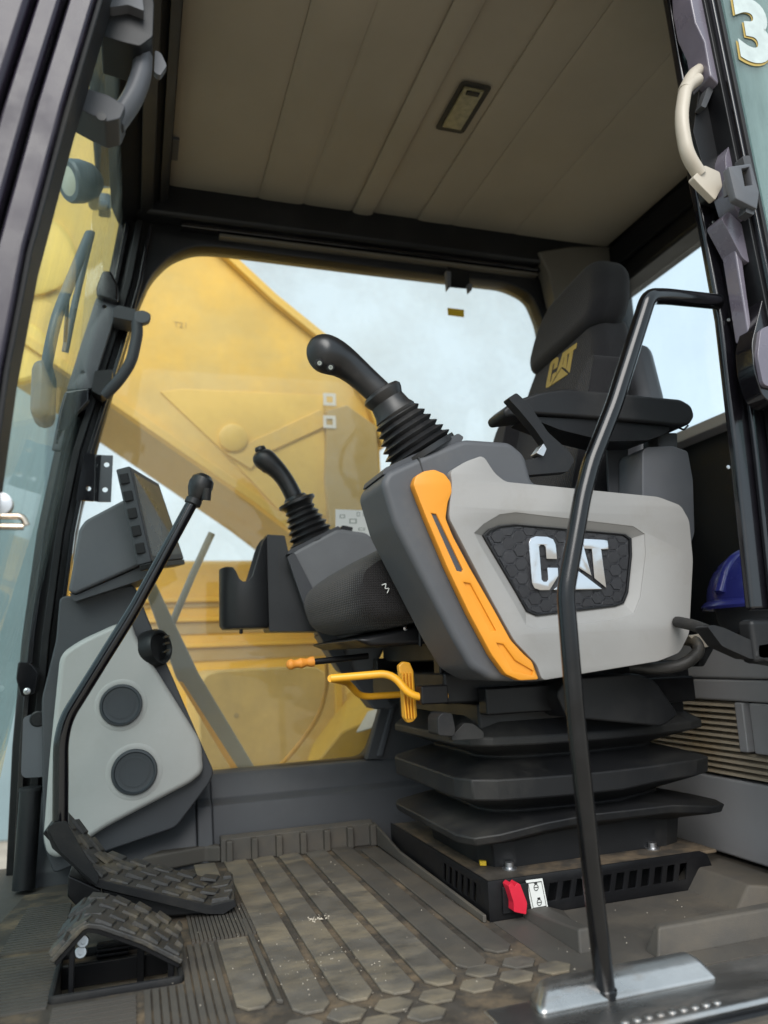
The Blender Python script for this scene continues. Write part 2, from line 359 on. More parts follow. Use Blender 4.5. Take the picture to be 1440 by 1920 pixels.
# channels along the front pillar and over the window
for off, wd, ya, mt in ((.018, .012, 1.905, 'black_gloss'), (.045, .016, 1.895, 'black_satin'), (.075, .010, 1.91, 'black_gloss')):
    L_ = PX([(222, 420), (200, 530), (165, 650), (100, 850), (68, 1000), (40, 1200), (22, 1400), (8, 1690)], 1.93)
    prism('pillar_channel', [(x + off, z) for x, z in L_] + [(x + off + wd, z) for x, z in reversed(L_)], ya, 1.931, M[mt], wr, bev=.002)
bx('roof_rail', -.02, 1.42, 1.88, 1.931, 1.56, 1.655, M['black_plastic'], wr, .012, 3)
bx('rail_strip', .20, 1.15, 1.905, 1.931, 1.533, 1.541, M['dim_beige'], wr, .002)
bx('rail_lip', .10, 1.25, 1.90, 1.931, 1.545, 1.559, M['black_gloss'], wr, .003)
# lower trim under the window
tr = prism('lower_trim', [(1.952, .168), (1.90, .168), (1.888, .158), (1.868, .118), (1.842, .108), (1.815, .02), (1.815, -.02), (1.952, -.02)], .172, 1.44, M['dark_plastic'], wr, 'x', .004)
prism('trim_post', [(1.952, .172), (1.885, .172), (1.862, .120), (1.835, .11), (1.800, .03), (1.800, -.02), (1.952, -.02)], .138, .1715, M['dark_plastic'], wr, 'x', .004)
prism('trim_panel', [(1.952, .165), (1.87, .155), (1.80, .02), (1.80, -.02), (1.952, -.02)], -.22, .1375, M['dark_plastic'], wr, 'x', .004)
q = yplate('quarter_panel', [PX([(688, 1424), (716, 1320), (745, 1240), (880, 1160), (1000, 1010), (1120, 1010), (1120, 1424)], 1.90)], 1.90, .03, M['dark_plastic'], wr, .004)
prism('panel_ridge', PX([(706, 1418), (733, 1320), (742, 1320), (716, 1418)], 1.897), 1.890, 1.901, M['mid_plastic'], wr, bev=.003)
# beige trim at the window's rear top corner, darkened in colour for the shade there
prism('corner_trim', PX([(1000, 480), (1020, 520), (1032, 575), (1120, 600), (1170, 470), (1060, 470)], 1.90), 1.87, 1.929, M['dim_beige'], wr, bev=.008)

# front header beam and windscreen frame
fh = prism('cab_front_header', [(-.075, 1.60), (-.052, 1.545), (-.01, 1.56), (.068, 1.615), (.07, 1.69), (-.07, 1.69)], .86, 1.95, M['header_black'], bev=.008); tag(fh, kind='structure')
prism('header_strip', [(.0, 1.552), (.03, 1.574), (.03, 1.60), (.0, 1.60)], .92, 1.90, M['black_plastic'], fh, bev=.003)
prism('header_strip', [(.045, 1.588), (.066, 1.602), (.066, 1.62), (.045, 1.62)], .92, 1.90, M['black_plastic'], fh, bev=.003)

# rear wall
rw = prism('cab_wall_rear', [(.86, -.05), (2.0, -.05), (2.0, .99), (.86, .99)], 1.46, 1.50, M['black_plastic'], None, 'x', .004); tag(rw, kind='structure')
bx('wall_ledge', 1.40, 1.459, .9, 1.93, .955, .985, M['rear_grey'], rw, .004)
bx('wall_header', 1.40, 1.50, .86, 2.0, 1.505, 1.69, M['black_satin'], rw, .012, 3)
bx('header_trim', 1.385, 1.3995, .95, 1.90, 1.56, 1.635, M['header_black'], rw, .006, 3)
XR = 1.13
hb_ = thing('heater_box', 'pale grey box behind the seat with a beige louvred intake', 'heater box', (1.3, 1.4, 0))
bx('core', XR + .03, 1.455, .98, 1.90, 0, .40, M['rear_grey'], hb_, .004)
bx('panel', XR, XR + .029, .98, 1.90, .346, .425, M['rear_grey'], hb_, .006, 3)
bx('panel', XR + .002, XR + .029, .98, 1.90, .302, .344, M['rear_grey'], hb_, .005, 3)
bx('panel', XR + .004, XR + .029, .98, 1.90, .0, .150, M['rear_grey'], hb_, .006, 3)
bx('lid', XR + .0295, 1.455, .98, 1.90, .4005, .425, M['rear_grey'], hb_, .006, 3)
bx('louvre_back', XR + .022, XR + .0295, .98, 1.90, .1505, .3015, M['black_plastic'], hb_, 0)
for k in range(12):
    z = .293 - k * .0121
    prism('louvre_slat', [(XR + .002, z - .003), (XR + .005, z + .002), (XR + .020, z + .0065), (XR + .0218, z + .004)], (1.285 if k < 8 else 1.0), 1.89, M['louvre'], hb_, 'y', .0008)
bx('louvre_frame', XR + .001, XR + .0215, 1.262, 1.284, .206, .300, M['rear_grey'], hb_, .003)
bx('louvre_frame', XR + .001, XR + .0215, 1.0, 1.245, .206, .300, M['rear_grey'], hb_, .003)
# left-hand wall behind the door opening
wl = yplate('cab_wall_left', [[(1.02, -.05), (1.5, -.05), (1.5, 1.69), (1.02, 1.69)], fillet([(1.07, .50), (1.45, .50), (1.45, 1.52), (1.07, 1.52)], .06)], .965, .045, M['black_satin'], bev=.004); tag(wl, kind='structure')
dr = prism('door_header', [(.84, 1.60), (.96, 1.585), (.96, 1.69), (.84, 1.69)], -.07, 1.5, M['black_satin'], None, 'x', .006)
tag(dr, kind='structure')

# ================================================================== WINDOW PANES
p = yplate('side_window', [[(-.2, .10), (1.25, .10), (1.25, 1.60), (-.12, 1.60)]], 1.965, .005, M['window_glass'])
tag(p, 'large clear side window with dusty film facing the yellow boom', 'window')
WS0 = Vector((-.243, 0, .36)); WSU = Vector((0, 1, 0)); WSV = Vector((.168, 0, 1)).normalized(); WSN = Vector((1, 0, -.168)).normalized()
p = plate('windscreen', [[(.90, -.5), (1.92, -.5), (1.92, 1.225), (.90, 1.225)]], WS0, WSU, WSV, .005, M['windscreen_glass'])
tag(p, 'tinted streaky windscreen pane between the two front pillars', 'windscreen')
p = plate('rear_window', [[(.93, .992), (1.93, .992), (1.93, 1.503), (.93, 1.503)]], (1.47, 0, 0), (0, 1, 0), (0, 0, 1), .005, M['rear_glass'])
tag(p, 'clear rear window behind the driver seat headrest', 'window')

# ================================================================== NEAR FRONT PILLAR
L_ = PX([(275, -260), (196, 0), (131, 220), (62, 480), (20, 700), (-8, 900), (-30, 1150), (-45, 1500)], .88)
fp = thing('front_pillar', 'glossy black ridged steel pillar carrying the upper grey grab handle', 'pillar', (L_[-1][0], .9, 0))
def strip(name, a, b, y0_, y1_, mt, par, bev=.002):
    return prism(name, [(x - a, z) for x, z in L_] + [(x - b, z) for x, z in reversed(L_)], y0_, y1_, M[mt], par, bev=bev)
strip('gasket', .0, .007, .872, .93, 'rubber', fp)
strip('steel_rib', .007, .034, .862, .92, 'pillar_paint', fp, .004)
strip('groove', .034, .041, .882, .92, 'black_satin', fp)
strip('steel_rib', .041, .066, .858, .92, 'pillar_paint', fp, .005)
strip('groove', .066, .071, .874, .92, 'black_satin', fp)
strip('outer_skin', .071, .145, .852, .92, 'pillar_paint', fp, .008)
strip('outer_skin', .145, .30, .86, .90, 'pillar_paint', fp, .008)

# grab handle on it
gh = thing('grab_handle', 'grey curved plastic grab handle with angular mounts high on the glossy front pillar', 'handle', at(190, 180, y=.96))
prism('mount', fillet(PX([(190, 70), (205, 20), (215, -30), (275, -30), (288, 40), (286, 100), (262, 118), (235, 112), (189, 98)], .96), .004), .93, 1.0, M['black_plastic'], gh, bev=.004)
prism('mount_cap', fillet(PX([(198, 20), (215, -40), (262, -40), (270, 32), (240, 20), (208, 25)], .925), .003), .915, .95, M['mid_plastic'], gh, bev=.003)
prism('mount', fillet(PX([(140, 180), (180, 195), (205, 203), (236, 222), (226, 246), (200, 252), (170, 238), (130, 216)], .955), .004), .93, .985, M['dark_plastic'], gh, bev=.006)
tube('grip', [at(268, 108, y=.965), at(266, 140, y=.96), at(250, 185, y=.955), at(216, 232, y=.955)], .0168, M['mid_plastic'], gh, .05, 10, .8)
lathe('bolt_hole', at(190, 219, y=.929), (0, -1, 0), [(.0001, 0), (.006, 0), (.006, .0015), (.0001, .0015)], M['black_print'], gh, 16)
prism('tab', fillet(PX([(290, 98), (302, 104), (313, 128), (300, 147), (288, 140)], .97), .004), .965, .975, M['mid_plastic'], gh, bev=.002)

# pin latch at the lower pillar edge
pl = thing('latch_pin', 'small chromed latch bar at the edge of the door opening', 'latch', at(10, 980, y=.90))
tube('bar', [at(-60, 968, y=.9), at(42, 968, y=.9), at(50, 985, y=.9)], .0035, M['brass_metal'], pl, .006)
tube('bar', [at(-60, 986, y=.9), at(44, 988, y=.9)], .0035, M['brass_metal'], pl, 0)
lathe('boss', at(1, 945, y=.9), (0, -1, 0), [(.012, -.01), (.012, .003), (.004, .004), (.0001, .004)], M['zinc'], pl, 18)

# ================================================================== FAR FRONT PILLAR FITTINGS
bp_ = thing('pillar_plate', 'flat dark steel plate with two holes bolted on the far front pillar', 'plate', at(170, 650, y=1.87))
hl = [at(196, 575, y=1.87), at(155, 698, y=1.87)]
yplate('plate', [PX([(180, 558), (222, 572), (200, 640), (172, 728), (125, 730), (150, 650)], 1.87)] + [ring(h_.x, h_.z, .0048, 14) for h_ in hl], 1.87, .02, M['mid_plastic'], bp_, .002)
prism('cap', PX([(192, 512), (208, 512), (222, 540), (222, 572), (182, 560), (180, 545)], 1.865), 1.85, 1.90, M['black_gloss'], bp_, bev=.006)
prism('foot', PX([(122, 735), (170, 728), (168, 755), (135, 790), (112, 835), (100, 830), (112, 770)], 1.875), 1.865, 1.90, M['black_gloss'], bp_, bev=.006)
sb = thing('connector_block', 'small black block with two screw holes low on the far front pillar', 'connector', at(108, 822, y=1.86))
yplate('block', [PX([(106, 804), (122, 806), (114, 844), (97, 842)], 1.865)] + [ring(at(a, b, y=1.865).x, at(a, b, y=1.865).z, .0025, 10) for a, b in ((111, 815), (107, 830))], 1.865, .02, M['dark_plastic'], sb, .001)
g2 = thing('grab_handle', 'dark slim grab handle with a round tab beside the side window', 'handle', at(240, 650, y=1.84))
prism('mount', fillet(PX([(212, 582), (222, 575), (255, 583), (252, 606), (212, 598)], 1.84), .004), 1.83, 1.90, M['dark_plastic'], g2, bev=.004)
prism('tab', fillet(PX([(252, 586), (270, 584), (284, 592), (280, 606), (266, 610), (252, 606)], 1.835), .008), 1.825, 1.845, M['mid_plastic'], g2, bev=.003)
tube('grip', [at(256, 600, y=1.84), at(258, 625, y=1.835), at(246, 680, y=1.83), at(222, 715, y=1.84), at(196, 742, y=1.86)], .0135, M['dark_plastic'], g2, .06, 12)
prism('mount', fillet(PX([(178, 698), (212, 695), (206, 735), (190, 745), (172, 735)], 1.86), .004), 1.85, 1.90, M['black_plastic'], g2, bev=.004)
pb = thing('perforated_bracket', 'folded black steel bracket with round holes fixed to the front pillar above the display', 'bracket', at(170, 900, y=1.86))
h1 = at(166, 916, y=1.855)
yplate('flange', [PX([(158, 848), (178, 852), (176, 940), (142, 938)], 1.855), ring(h1.x, h1.z, .0055, 14)], 1.855, .004, M['black_gloss'], pb)
hh = [at(200, 871, y=1.875), at(197, 918, y=1.875)]
yplate('flange', [PX([(190, 853), (212, 854), (208, 941), (184, 941)], 1.875)] + [ring(a.x, a.z, .0062, 14) for a in hh], 1.875, .004, M['mid_plastic'], pb)
hull8('web', [at(a, b, y=1.859) for a, b in ((178, 852), (176, 940))] + [at(a, b, y=1.862) for a, b in ((176.5, 940), (178.5, 852))],
      [at(a, b, y=1.875) for a, b in ((190, 853), (184, 941))] + [at(a, b, y=1.879) for a, b in ((185, 941), (191, 853))], M['black_gloss'], pb, 0)
hd = thing('cable_clip', 'black clip and screw head at the foot of the far front pillar', 'clip', at(50, 1270, y=1.85))
prism('clip', fillet(PX([(36, 1240), (60, 1244), (74, 1262), (68, 1300), (42, 1306), (32, 1272)], 1.85), .006), 1.83, 1.90, M['black_gloss'], hd, bev=.006)
lathe('screw', at(51, 1296, y=1.83), (0, -1, 0), [(.007, 0), (.007, .006), (.003, .007), (.0001, .004)], M['zinc'], hd, 12)
cs = thing('floor_post', 'short black tube standing by the foot of the front pillar', 'post', at(48, 1665, y=1.77))
tube('post', [at(44, 1668, y=1.77), at(58, 1480, y=1.79)], .021, M['black_satin'], cs, 0, 18)
lathe('cap', at(58, 1482, y=1.79), (0, 0, 1), [(.0001, 0), (.023, 0), (.022, .006), (.0001, .008)], M['rubber'], cs, 18)

# ================================================================== REAR DOOR POST AND OPEN DOOR
PL = PX([(1226, -120), (1252, 20), (1276, 160), (1294, 330), (1313, 425), (1345, 600), (1375, 860), (1404, 1145)], .95)
dp = thing('door_post', 'black steel door post with the beige grab handle and handrail arm attached', 'post', (PL[-1][0], .95, PL[-1][1]))
prism('post', PL + [(x + .10, z) for x, z in reversed(PL)], .943, .960, M['black_gloss'], dp, bev=.006)
prism('post_rib', [(x + .028, z) for x, z in PL[3:]] + [(x + .036, z) for x, z in reversed(PL[3:])], .932, .941, M['black_gloss'], dp, bev=.003)
prism('post_rib', [(x + .060, z) for x, z in PL[3:]] + [(x + .10, z) for x, z in reversed(PL[3:])], .925, .941, M['black_satin'], dp, bev=.004)
for a, b in ((1365, 876), (1338, 417), (1366, 600)):
    lathe('rivet', at(a, b, y=.94), (0, -1, 0), [(.0035, 0), (.003, .0015), (.0001, .002)], M['zinc'], dp, 12)
bx('post_foot', .872, .99, .935, .965, .385, .45, M['black_plastic'], dp, .008)
bx('post_lower', .955, 1.02, .92, .97, -.03, .384, M['black_satin'], dp, .008)

hb = thing('grab_handle', 'pale beige bowed grab handle on the door post', 'handle', at(1310, 250, y=.90))
tube('grip', [at(1307, 150, y=.895), at(1285, 165, y=.89), at(1276, 225, y=.885), at(1288, 290, y=.885), at(1312, 328, y=.89)], .0115, M['beige_plastic'], hb, .05, 14, .85)
tube('end_cap', [at(1316, 128, y=.915), at(1299, 140, y=.90), at(1284, 170, y=.89)], .0118, M['beige_plastic'], hb, .02, 14, .85)
prism('end_cap', fillet(PX([(1296, 335), (1318, 312), (1347, 325), (1352, 352), (1338, 378), (1310, 350)], .888), .004), .884, .897, M['beige_plastic'], hb, bev=.005)
prism('backing', fillet(PX([(1312, 135), (1330, 165), (1352, 330), (1362, 380), (1330, 370), (1296, 250)], .92), .004), .915, .941, M['black_plastic'], hb, bev=.003)
prism('trigger', fillet(PX([(1322, 168), (1334, 170), (1318, 208), (1309, 204)], .905), .003), .898, .914, M['dark_plastic'], hb, bev=.002)

od = thing('open_door', 'open cab door with glossy black frame, rubber seal and hazy teal pane', 'door', at(1440, 500, y=.86))
def line(pts, y_): return PX(pts, y_)
a_ = [(1283, -60), (1286, 0), (1296, 50), (1313, 86), (1324, 150), (1342, 168)]
prism('flange', PX(a_ + [(1338, 130), (1322, 0), (1310, -60)], .895), .885, .93, M['painted_sky_sheen'], od, bev=.003)
def dstrip(name, p0, p1, wpx, y_, t, mt, bev=.002):
    (a0, b0), (a1, b1) = p0, p1
    return prism(name, PX([(a0, b0), (a0 + wpx, b0), (a1 + wpx, b1), (a1, b1)], y_), y_, y_ + t, M[mt], od, bev=bev)
dstrip('frame_bar', (1306, -70), (1462, 700), 14, .88, .04, 'black_satin')
dstrip('frame_bar', (1321, -70), (1478, 700), 9, .870, .04, 'black_gloss', .003)
dstrip('seal', (1331, -70), (1488, 700), 7, .866, .03, 'rubber')
plate('pane', [PX([(1339, -80), (1640, -80), (1640, 940), (1545, 940)], .875)], (0, .875, 0), (1, 0, 0), (0, 0, 1), .005, M['door_glass'], od)
bx('lower_panel', 1.0, 1.30, .862, .892, -.04, .615, M['black_gloss'], od, .01, 3)
bx('rear_stile', 1.135, 1.30, .862, .892, .616, 1.56, M['black_gloss'], od, .01, 3)
# inner pressings below the latch; the lilac ones have sky reflection painted in
prism('pressing', fillet(PX([(1362, 270), (1352, 300), (1354, 345), (1368, 392), (1396, 436), (1396, 400), (1380, 330), (1374, 285)], .90), .006), .89, .925, M['painted_sky_sheen'], od, bev=.004)
prism('pressing', fillet(PX([(1344, 415), (1358, 402), (1396, 440), (1398, 500), (1384, 490)], .905), .006), .895, .93, M['painted_sky_sheen'], od, bev=.005)
prism('pressing', PX([(1368, 462), (1382, 478), (1402, 625), (1396, 638)], .91), .90, .93, M['painted_sky_sheen'], od, bev=.003)
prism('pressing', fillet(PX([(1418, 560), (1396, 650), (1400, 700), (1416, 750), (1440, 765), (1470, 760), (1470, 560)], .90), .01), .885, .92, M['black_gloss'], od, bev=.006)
prism('inset', fillet(PX([(1420, 620), (1414, 670), (1425, 725), (1470, 735), (1470, 600)], .885), .008), .878, .886, M['painted_sky_sheen'], od, bev=.004)
lt = thing('door_latch', 'purple grey plastic latch block clamped on the door frame', 'latch', at(1395, 345, y=.86))
c_ = PX([(1366, 312), (1408, 306), (1424, 360), (1420, 392), (1380, 372)], .85)
yplate('body', [fillet(c_, .003), PX([(1391, 316), (1405, 313), (1411, 346), (1397, 348)], .85)], .85, .014, M['mid_plastic'], lt, .002)
prism('clamp', fillet(PX([(1402, 284), (1416, 283), (1432, 350), (1424, 396), (1408, 390), (1420, 350)], .845), .003), .856, .874, M['dark_plastic'], lt, bev=.003)
prism('striker', fillet(PX([(1360, 335), (1372, 330), (1378, 362), (1362, 368)], .87), .003), .864, .876, M['mid_plastic'], lt, bev=.002)
# numeral on the pane
tcu = bpy.data.curves.new('numeral', 'FONT'); tcu.body = '3'; tcu.size = 1.0; tcu.extrude = .0; tcu.offset = .045; tcu.resolution_u = 6
def textmesh(cu, org, U, V, sc, mt, name, par):
    tmp = bpy.data.objects.new('tmp', cu); C.objects.link(tmp); dg = bpy.context.evaluated_depsgraph_get()
    me = bpy.data.meshes.new_from_object(tmp.evaluated_get(dg)); bpy.data.objects.remove(tmp); me.materials.clear(); me.name = name
    U = Vector(U).normalized(); V = Vector(V).normalized(); org = Vector(org)
    for v in me.vertices: v.co = org + U * v.co.x * sc + V * v.co.y * sc + U.cross(V) * v.co.z
    return put(name, me, mt, par)
nst = thing('number_sticker', 'white numeral sticker with pale outline on the teal door pane', 'sticker', at(1410, 60, y=.872))
o_ = at(1386, 106, y=.8725)
textmesh(tcu, (o_.x - .004, .8732, o_.z - .005), (1, 0, .10), (-.02, 0, 1), .166, M['seat_logo'], 'outline', nst)
mat('faded_print', (.46, .52, .51), .5, var=.12, vscale=40)
textmesh(tcu, (o_.x, .8718, o_.z), (1, 0, .10), (-.02, 0, 1), .160, M['faded_print'], 'numeral', nst)

# folding lever at the post foot
lv = thing('post_lever', 'black rubber coated lever arm reaching in from the door post foot', 'lever', at(1410, 1205, y=.96))
prism('arm', fillet(PX([(1318, 1176), (1328, 1172), (1350, 1178), (1398, 1200), (1414, 1210), (1412, 1236), (1398, 1236), (1345, 1212)], .95), .004), .94, .97, M['black_plastic'], lv, bev=.006)
prism('socket', PX([(1410, 1206), (1470, 1196), (1470, 1250), (1436, 1244), (1408, 1234)], .945), .935, .975, M['black_plastic'], lv, bev=.004)
tube('link', [at(1270, 1166, y=1.05), at(1300, 1172, y=1.0), at(1325, 1182, y=.96)], .009, M['rubber'], lv, .02, 10)

# ================================================================== FLOOR MAT
fm = thing('floor_mat', 'dusty black rubber floor mat with long raised strips and hexagons', 'floor mat', (.3, 1.4, 0))
plate('base_sheet', [[(-.24, .90), (.42, .90), (.545, .937), (.545, 1.21), (.53, 1.62), (.525, 1.798), (.15, 1.798), (.1, 1.72), (-.19, 1.72), (-.24, 1.3)],
      [(WELL[0], WELL[2]), (WELL[1], WELL[2]), (WELL[1], WELL[3]), (WELL[0], WELL[3])]], (0, 0, 0), (1, 0, 0), (0, 1, 0), .0075, M['mat_groove'], fm)
plate('side_sheet', [[(.5455, .937), (1.06, .937), (1.06, 1.204), (.5455, 1.204)]], (0, 0, .0004), (1, 0, 0), (0, 1, 0), .0075, M['mat_rubber'], fm)
STR = [(.128, .172, 1.075, 1.78), (.1905, .2375, 1.012, 1.78), (.2505, .2955, 1.022, 1.78), (.3065, .3515, 1.020, 1.78), (.3655, .4105, 1.022, 1.78), (.424, .469, 1.055, 1.78), (.482, .524, 1.09, 1.74)]
for i, (a, b, n_, f_) in enumerate(STR):
    m_ = (a + b) / 2; q = .010
    if i == 0: pts = [(a, n_ - .015), (a + .012, n_ - .032), (b - .012, n_ - .032), (b, n_ - .015), (b, 1.30), (a, 1.30)]
    else: pts = [(a, n_ + q), (a + .012, n_ - q * .8), (b - .012, n_ - q * .8), (b, n_ + q), (b, f_), (a, f_)]
    prism('strip', pts, .0, .0042, M['mat_worn' if i < 5 else 'mat_rubber'], fm, 'z', .0015)
prism('strip', [(.128, 1.52), (.172, 1.50), (.172, 1.78), (.128, 1.78)], .0, .0042, M['mat_worn'], fm, 'z', .0015)
prism('strip', [(.176, 1.05), (.184, 1.045), (.184, 1.38), (.176, 1.38)], .0, .006, M['mat_rubber'], fm, 'z', .002)
hx = [(.193, .975), (.249, .985), (.308, .985), (.366, .987), (.424, .995), (.449, 1.034), (.482, 1.000), (.506, 1.040), (.540, 1.004), (.220, .940), (.279, .946), (.337, .948)]
hm = None
for x, y in hx:
    if hm is None:
        h0 = prism('hexagon', [(.025 * math.cos(math.pi / 3 * k), .021 * math.sin(math.pi / 3 * k)) for k in range(6)], 0, .0036, M['mat_worn'], fm, 'z', .0012)
        hm = h0.data; h0.location += Vector((x, y, 0))
    else:
        o = h0.copy(); C.objects.link(o); o.parent = fm; o.location = h0.location + Vector((x - hx[0][0], y - hx[0][1], 0))
# finely grooved zones, far too thin to pick apart
V, F = [], []
def rb(x0, x1, y0, y1, h):
    b = len(V); V.extend([(x0, y0, 0), (x1, y0, 0), (x1, y1, 0), (x0, y1, 0), (x0, y0, h), (x1, y0, h), (x1, y1, h), (x0, y1, h)])
    F.extend([tuple(b + i for i in f_) for f_ in ((4, 5, 6, 7), (0, 1, 5, 4), (1, 2, 6, 5), (2, 3, 7, 6), (3, 0, 4, 7))])
for k in range(10): rb(.020 + k * .0105, .0275 + k * .0105, 1.0, 1.155 if k < 5 else 1.30, .0035)
for k in range(22): rb(.092 + k * .0062, .0965 + k * .0062, 1.31, 1.47, .004)
for k in range(18): rb(-.21, -.098, 1.155 + k * .0118, 1.1625 + k * .0118, .003)
for k in range(20): rb(-.185 + k * .0006, -.10, 1.385 + k * .0118, 1.392 + k * .0118, .0035)
for k in range(10): rb(-.09 + k * .0 , .01, 1.0 + k * .0155, 1.009 + k * .0155, .003)
o = mesh('fine_ridges', V, F, M['mat_rubber'], fm, 0, smooth=False); o['kind'] = 'stuff'
# upright lip along the right wall with teeth
prism('lip', [(1.782, 0), (1.786, .046), (1.80, .052), (1.812, .05), (1.812, 0)], .185, .527, M['mat_rubber'], fm, 'x', .002)
for k in range(7): bx('tooth', .195 + k * .0535, .209 + k * .0535, 1.768, 1.79, 0, .045, M['mat_rubber'], fm, .003)
prism('side_lip', [(1.205, 0), (1.205, .012), (1.62, .02), (1.80, .045), (1.80, 0)], .530, .5365, M['mat_rubber'], fm, 'x', .002)
prism('lip', [(.155, 1.80), (.185, 1.785), (.185, 1.812), (.06, 1.812), (.02, 1.76)], 0, .035, M['mat_rubber'], fm, 'z', .006)
# raised rims beside the seat base
def wedge(name, base, top, h):
    n = len(base); V_ = [(x, y, -.002) for x, y in base] + [(x, y, h[i] if isinstance(h, tuple) else h) for i, (x, y) in enumerate(top)]
    F_ = [tuple(range(n)), tuple(range(n, 2 * n))] + [(i, (i + 1) % n, n + (i + 1) % n, n + i) for i in range(n)]
    return mesh(name, V_, F_, M['mat_rubber'], fm, .004, 3)
wedge('rim', [(.598, 1.21), (.598, 1.034), (.628, 1.034), (.680, 1.21)], [(.603, 1.205), (.603, 1.042), (.622, 1.042), (.640, 1.205)], (.012, .030, .030, .012))
wedge('rim', [(.684, .978), (1.02, .978), (1.02, 1.03), (.684, 1.01)], [(.694, .984), (1.02, .984), (1.02, 1.012), (.70, 1.0)], .036)
wedge('rim', [(.915, 1.245), (.915, 1.09), (1.02, 1.03), (1.02, 1.245)], [(.945, 1.24), (.945, 1.09), (1.02, 1.03), (1.02, 1.24)], .034)
# crumbs and grit lying on it
V, F = [], []
for k in range(190):
    x, y = random.uniform(.02, .62), random.uniform(.96, 1.7)
    if random.random() < .35: x, y = random.gauss(.26, .05), random.gauss(1.12, .09)
    if random.random() < .15: x, y = random.uniform(.6, .95), random.uniform(1.0, 1.2)
    if x > .53 and y > 1.18: continue
    s = random.uniform(.0004, .0011) * (1.6 if random.random() < .06 else 1); b = len(V); z = .0046
    V += [(x - s, y, z), (x, y - s, z), (x + s, y, z), (x, y + s * 1.3, z), (x, y, z + s * 1.2)]
    F += [(b, b + 1, b + 4), (b + 1, b + 2, b + 4), (b + 2, b + 3, b + 4), (b + 3, b, b + 4)]
w0 = at(598, 1722, z=.0046)
for k in range(60):
    x, y, s = random.gauss(w0.x, .010), random.gauss(w0.y, .007), random.uniform(.0005, .002); b = len(V); z = .0044
    V += [(x - s, y, z), (x, y - s, z), (x + s, y, z), (x, y + s * 1.3, z), (x, y, z + s * .8)]
    F += [(b, b + 1, b + 4), (b + 1, b + 2, b + 4), (b + 2, b + 3, b + 4), (b + 3, b, b + 4)]
o = mesh('grit', V, F, M['white_print'], None, 0, smooth=False)
mat('grit_mat', (.42, .37, .30), .9, var=.4, vscale=90); o.data.materials.clear(); o.data.materials.append(M['grit_mat'])
tag(o, 'pale sand grains and crumbs scattered over the mat', 'grit', kind='stuff')
st = None
for i, (a, b, s) in enumerate(((400 / 3 * 1 - 1, 1862, .011), (850 / 3, 1836, .012))):
    pos = at(a, b, z=-.055)
    me_pts = [[Vector((pos.x + s * (1 if j else .8) * math.cos(t) * random.uniform(.8, 1.1), pos.y + s * math.sin(t), -.0595 + s * .5 * j)) for t in [k * math.pi / 4 for k in range(8)]] for j in (0, 1)]
    o = loft('stone', me_pts, M['ground_soil'])
    tag(o, ('pale pebble in the front corner of the pedal well' if i == 0 else 'flat pebble in the rear corner of the pedal well'), 'pebble', 'pebbles fallen into the pedal well')

# ================================================================== STEEL SILL
sl = thing('door_sill', 'worn bare metal door sill with an embossed box and a row of dimples', 'door sill', (.7, .88, -.02))
bx('sill_plate', .40, 1.10, .824, .934, -.03, .0015, M['steel'], sl, .006, 3)
prism('sill_front', [(.8235, -.004), (.8235, -.08), (.80, -.09), (.80, -.02), (.812, -.004)], .25, 1.10, M['black_satin'], sl, 'x', .003)
bm_ = [(.448, .884), (.715, .884), (.705, .938), (.462, .938)]
V_ = [(x, y, 0.0) for x, y in bm_] + [(.472, .911, .024), (.70, .911, .024), (.692, .934, .026), (.482, .934, .026)]
mesh('embossed_box', V_, [(0, 1, 2, 3), (4, 5, 6, 7), (0, 1, 5, 4), (1, 2, 6, 5), (2, 3, 7, 6), (3, 0, 4, 7)], M['steel'], sl, .010, 5)
for k in range(9):
    lathe('dimple', (.535 + k * .0158, .8385, .0015), (0, 0, 1), [(.0055, -.001), (.0045, .002), (.002, .0032), (.0001, .0034)], M['steel'], sl, 12)
lathe('bolt', (.80, .885, .0015), (0, 0, 1), [(.009, 0), (.009, .004), (.0001, .005)], M['zinc'], sl, 6)

# ================================================================== HANDRAIL
hr = thing('handrail', 'black bent tubular handrail rising from the sill beside the seat', 'handrail', at(1135, 1862, y=.912))
yr = .902
tube('rail', [at(1136, 1866, y=yr), at(1110, 1640, y=yr), at(1078, 1330, y=yr), at(1060, 1110, y=yr), at(1092, 930, y=yr), at(1108, 868, y=yr), at(1150, 762, y=yr), at(1216, 556, y=yr), at(1250, 556, y=.915), at(1345, 566, y=.945)],
     .0122, M['rail_paint'], hr, .016, 18, radii=(.0122, .0125))
lathe('weld_collar', at(1136, 1862, y=yr), (at(1110, 1640, y=yr) - at(1136, 1866, y=yr)), [(.0138, -.008), (.0138, .004), (.0122, .006)], M['rail_paint'], hr, 18)

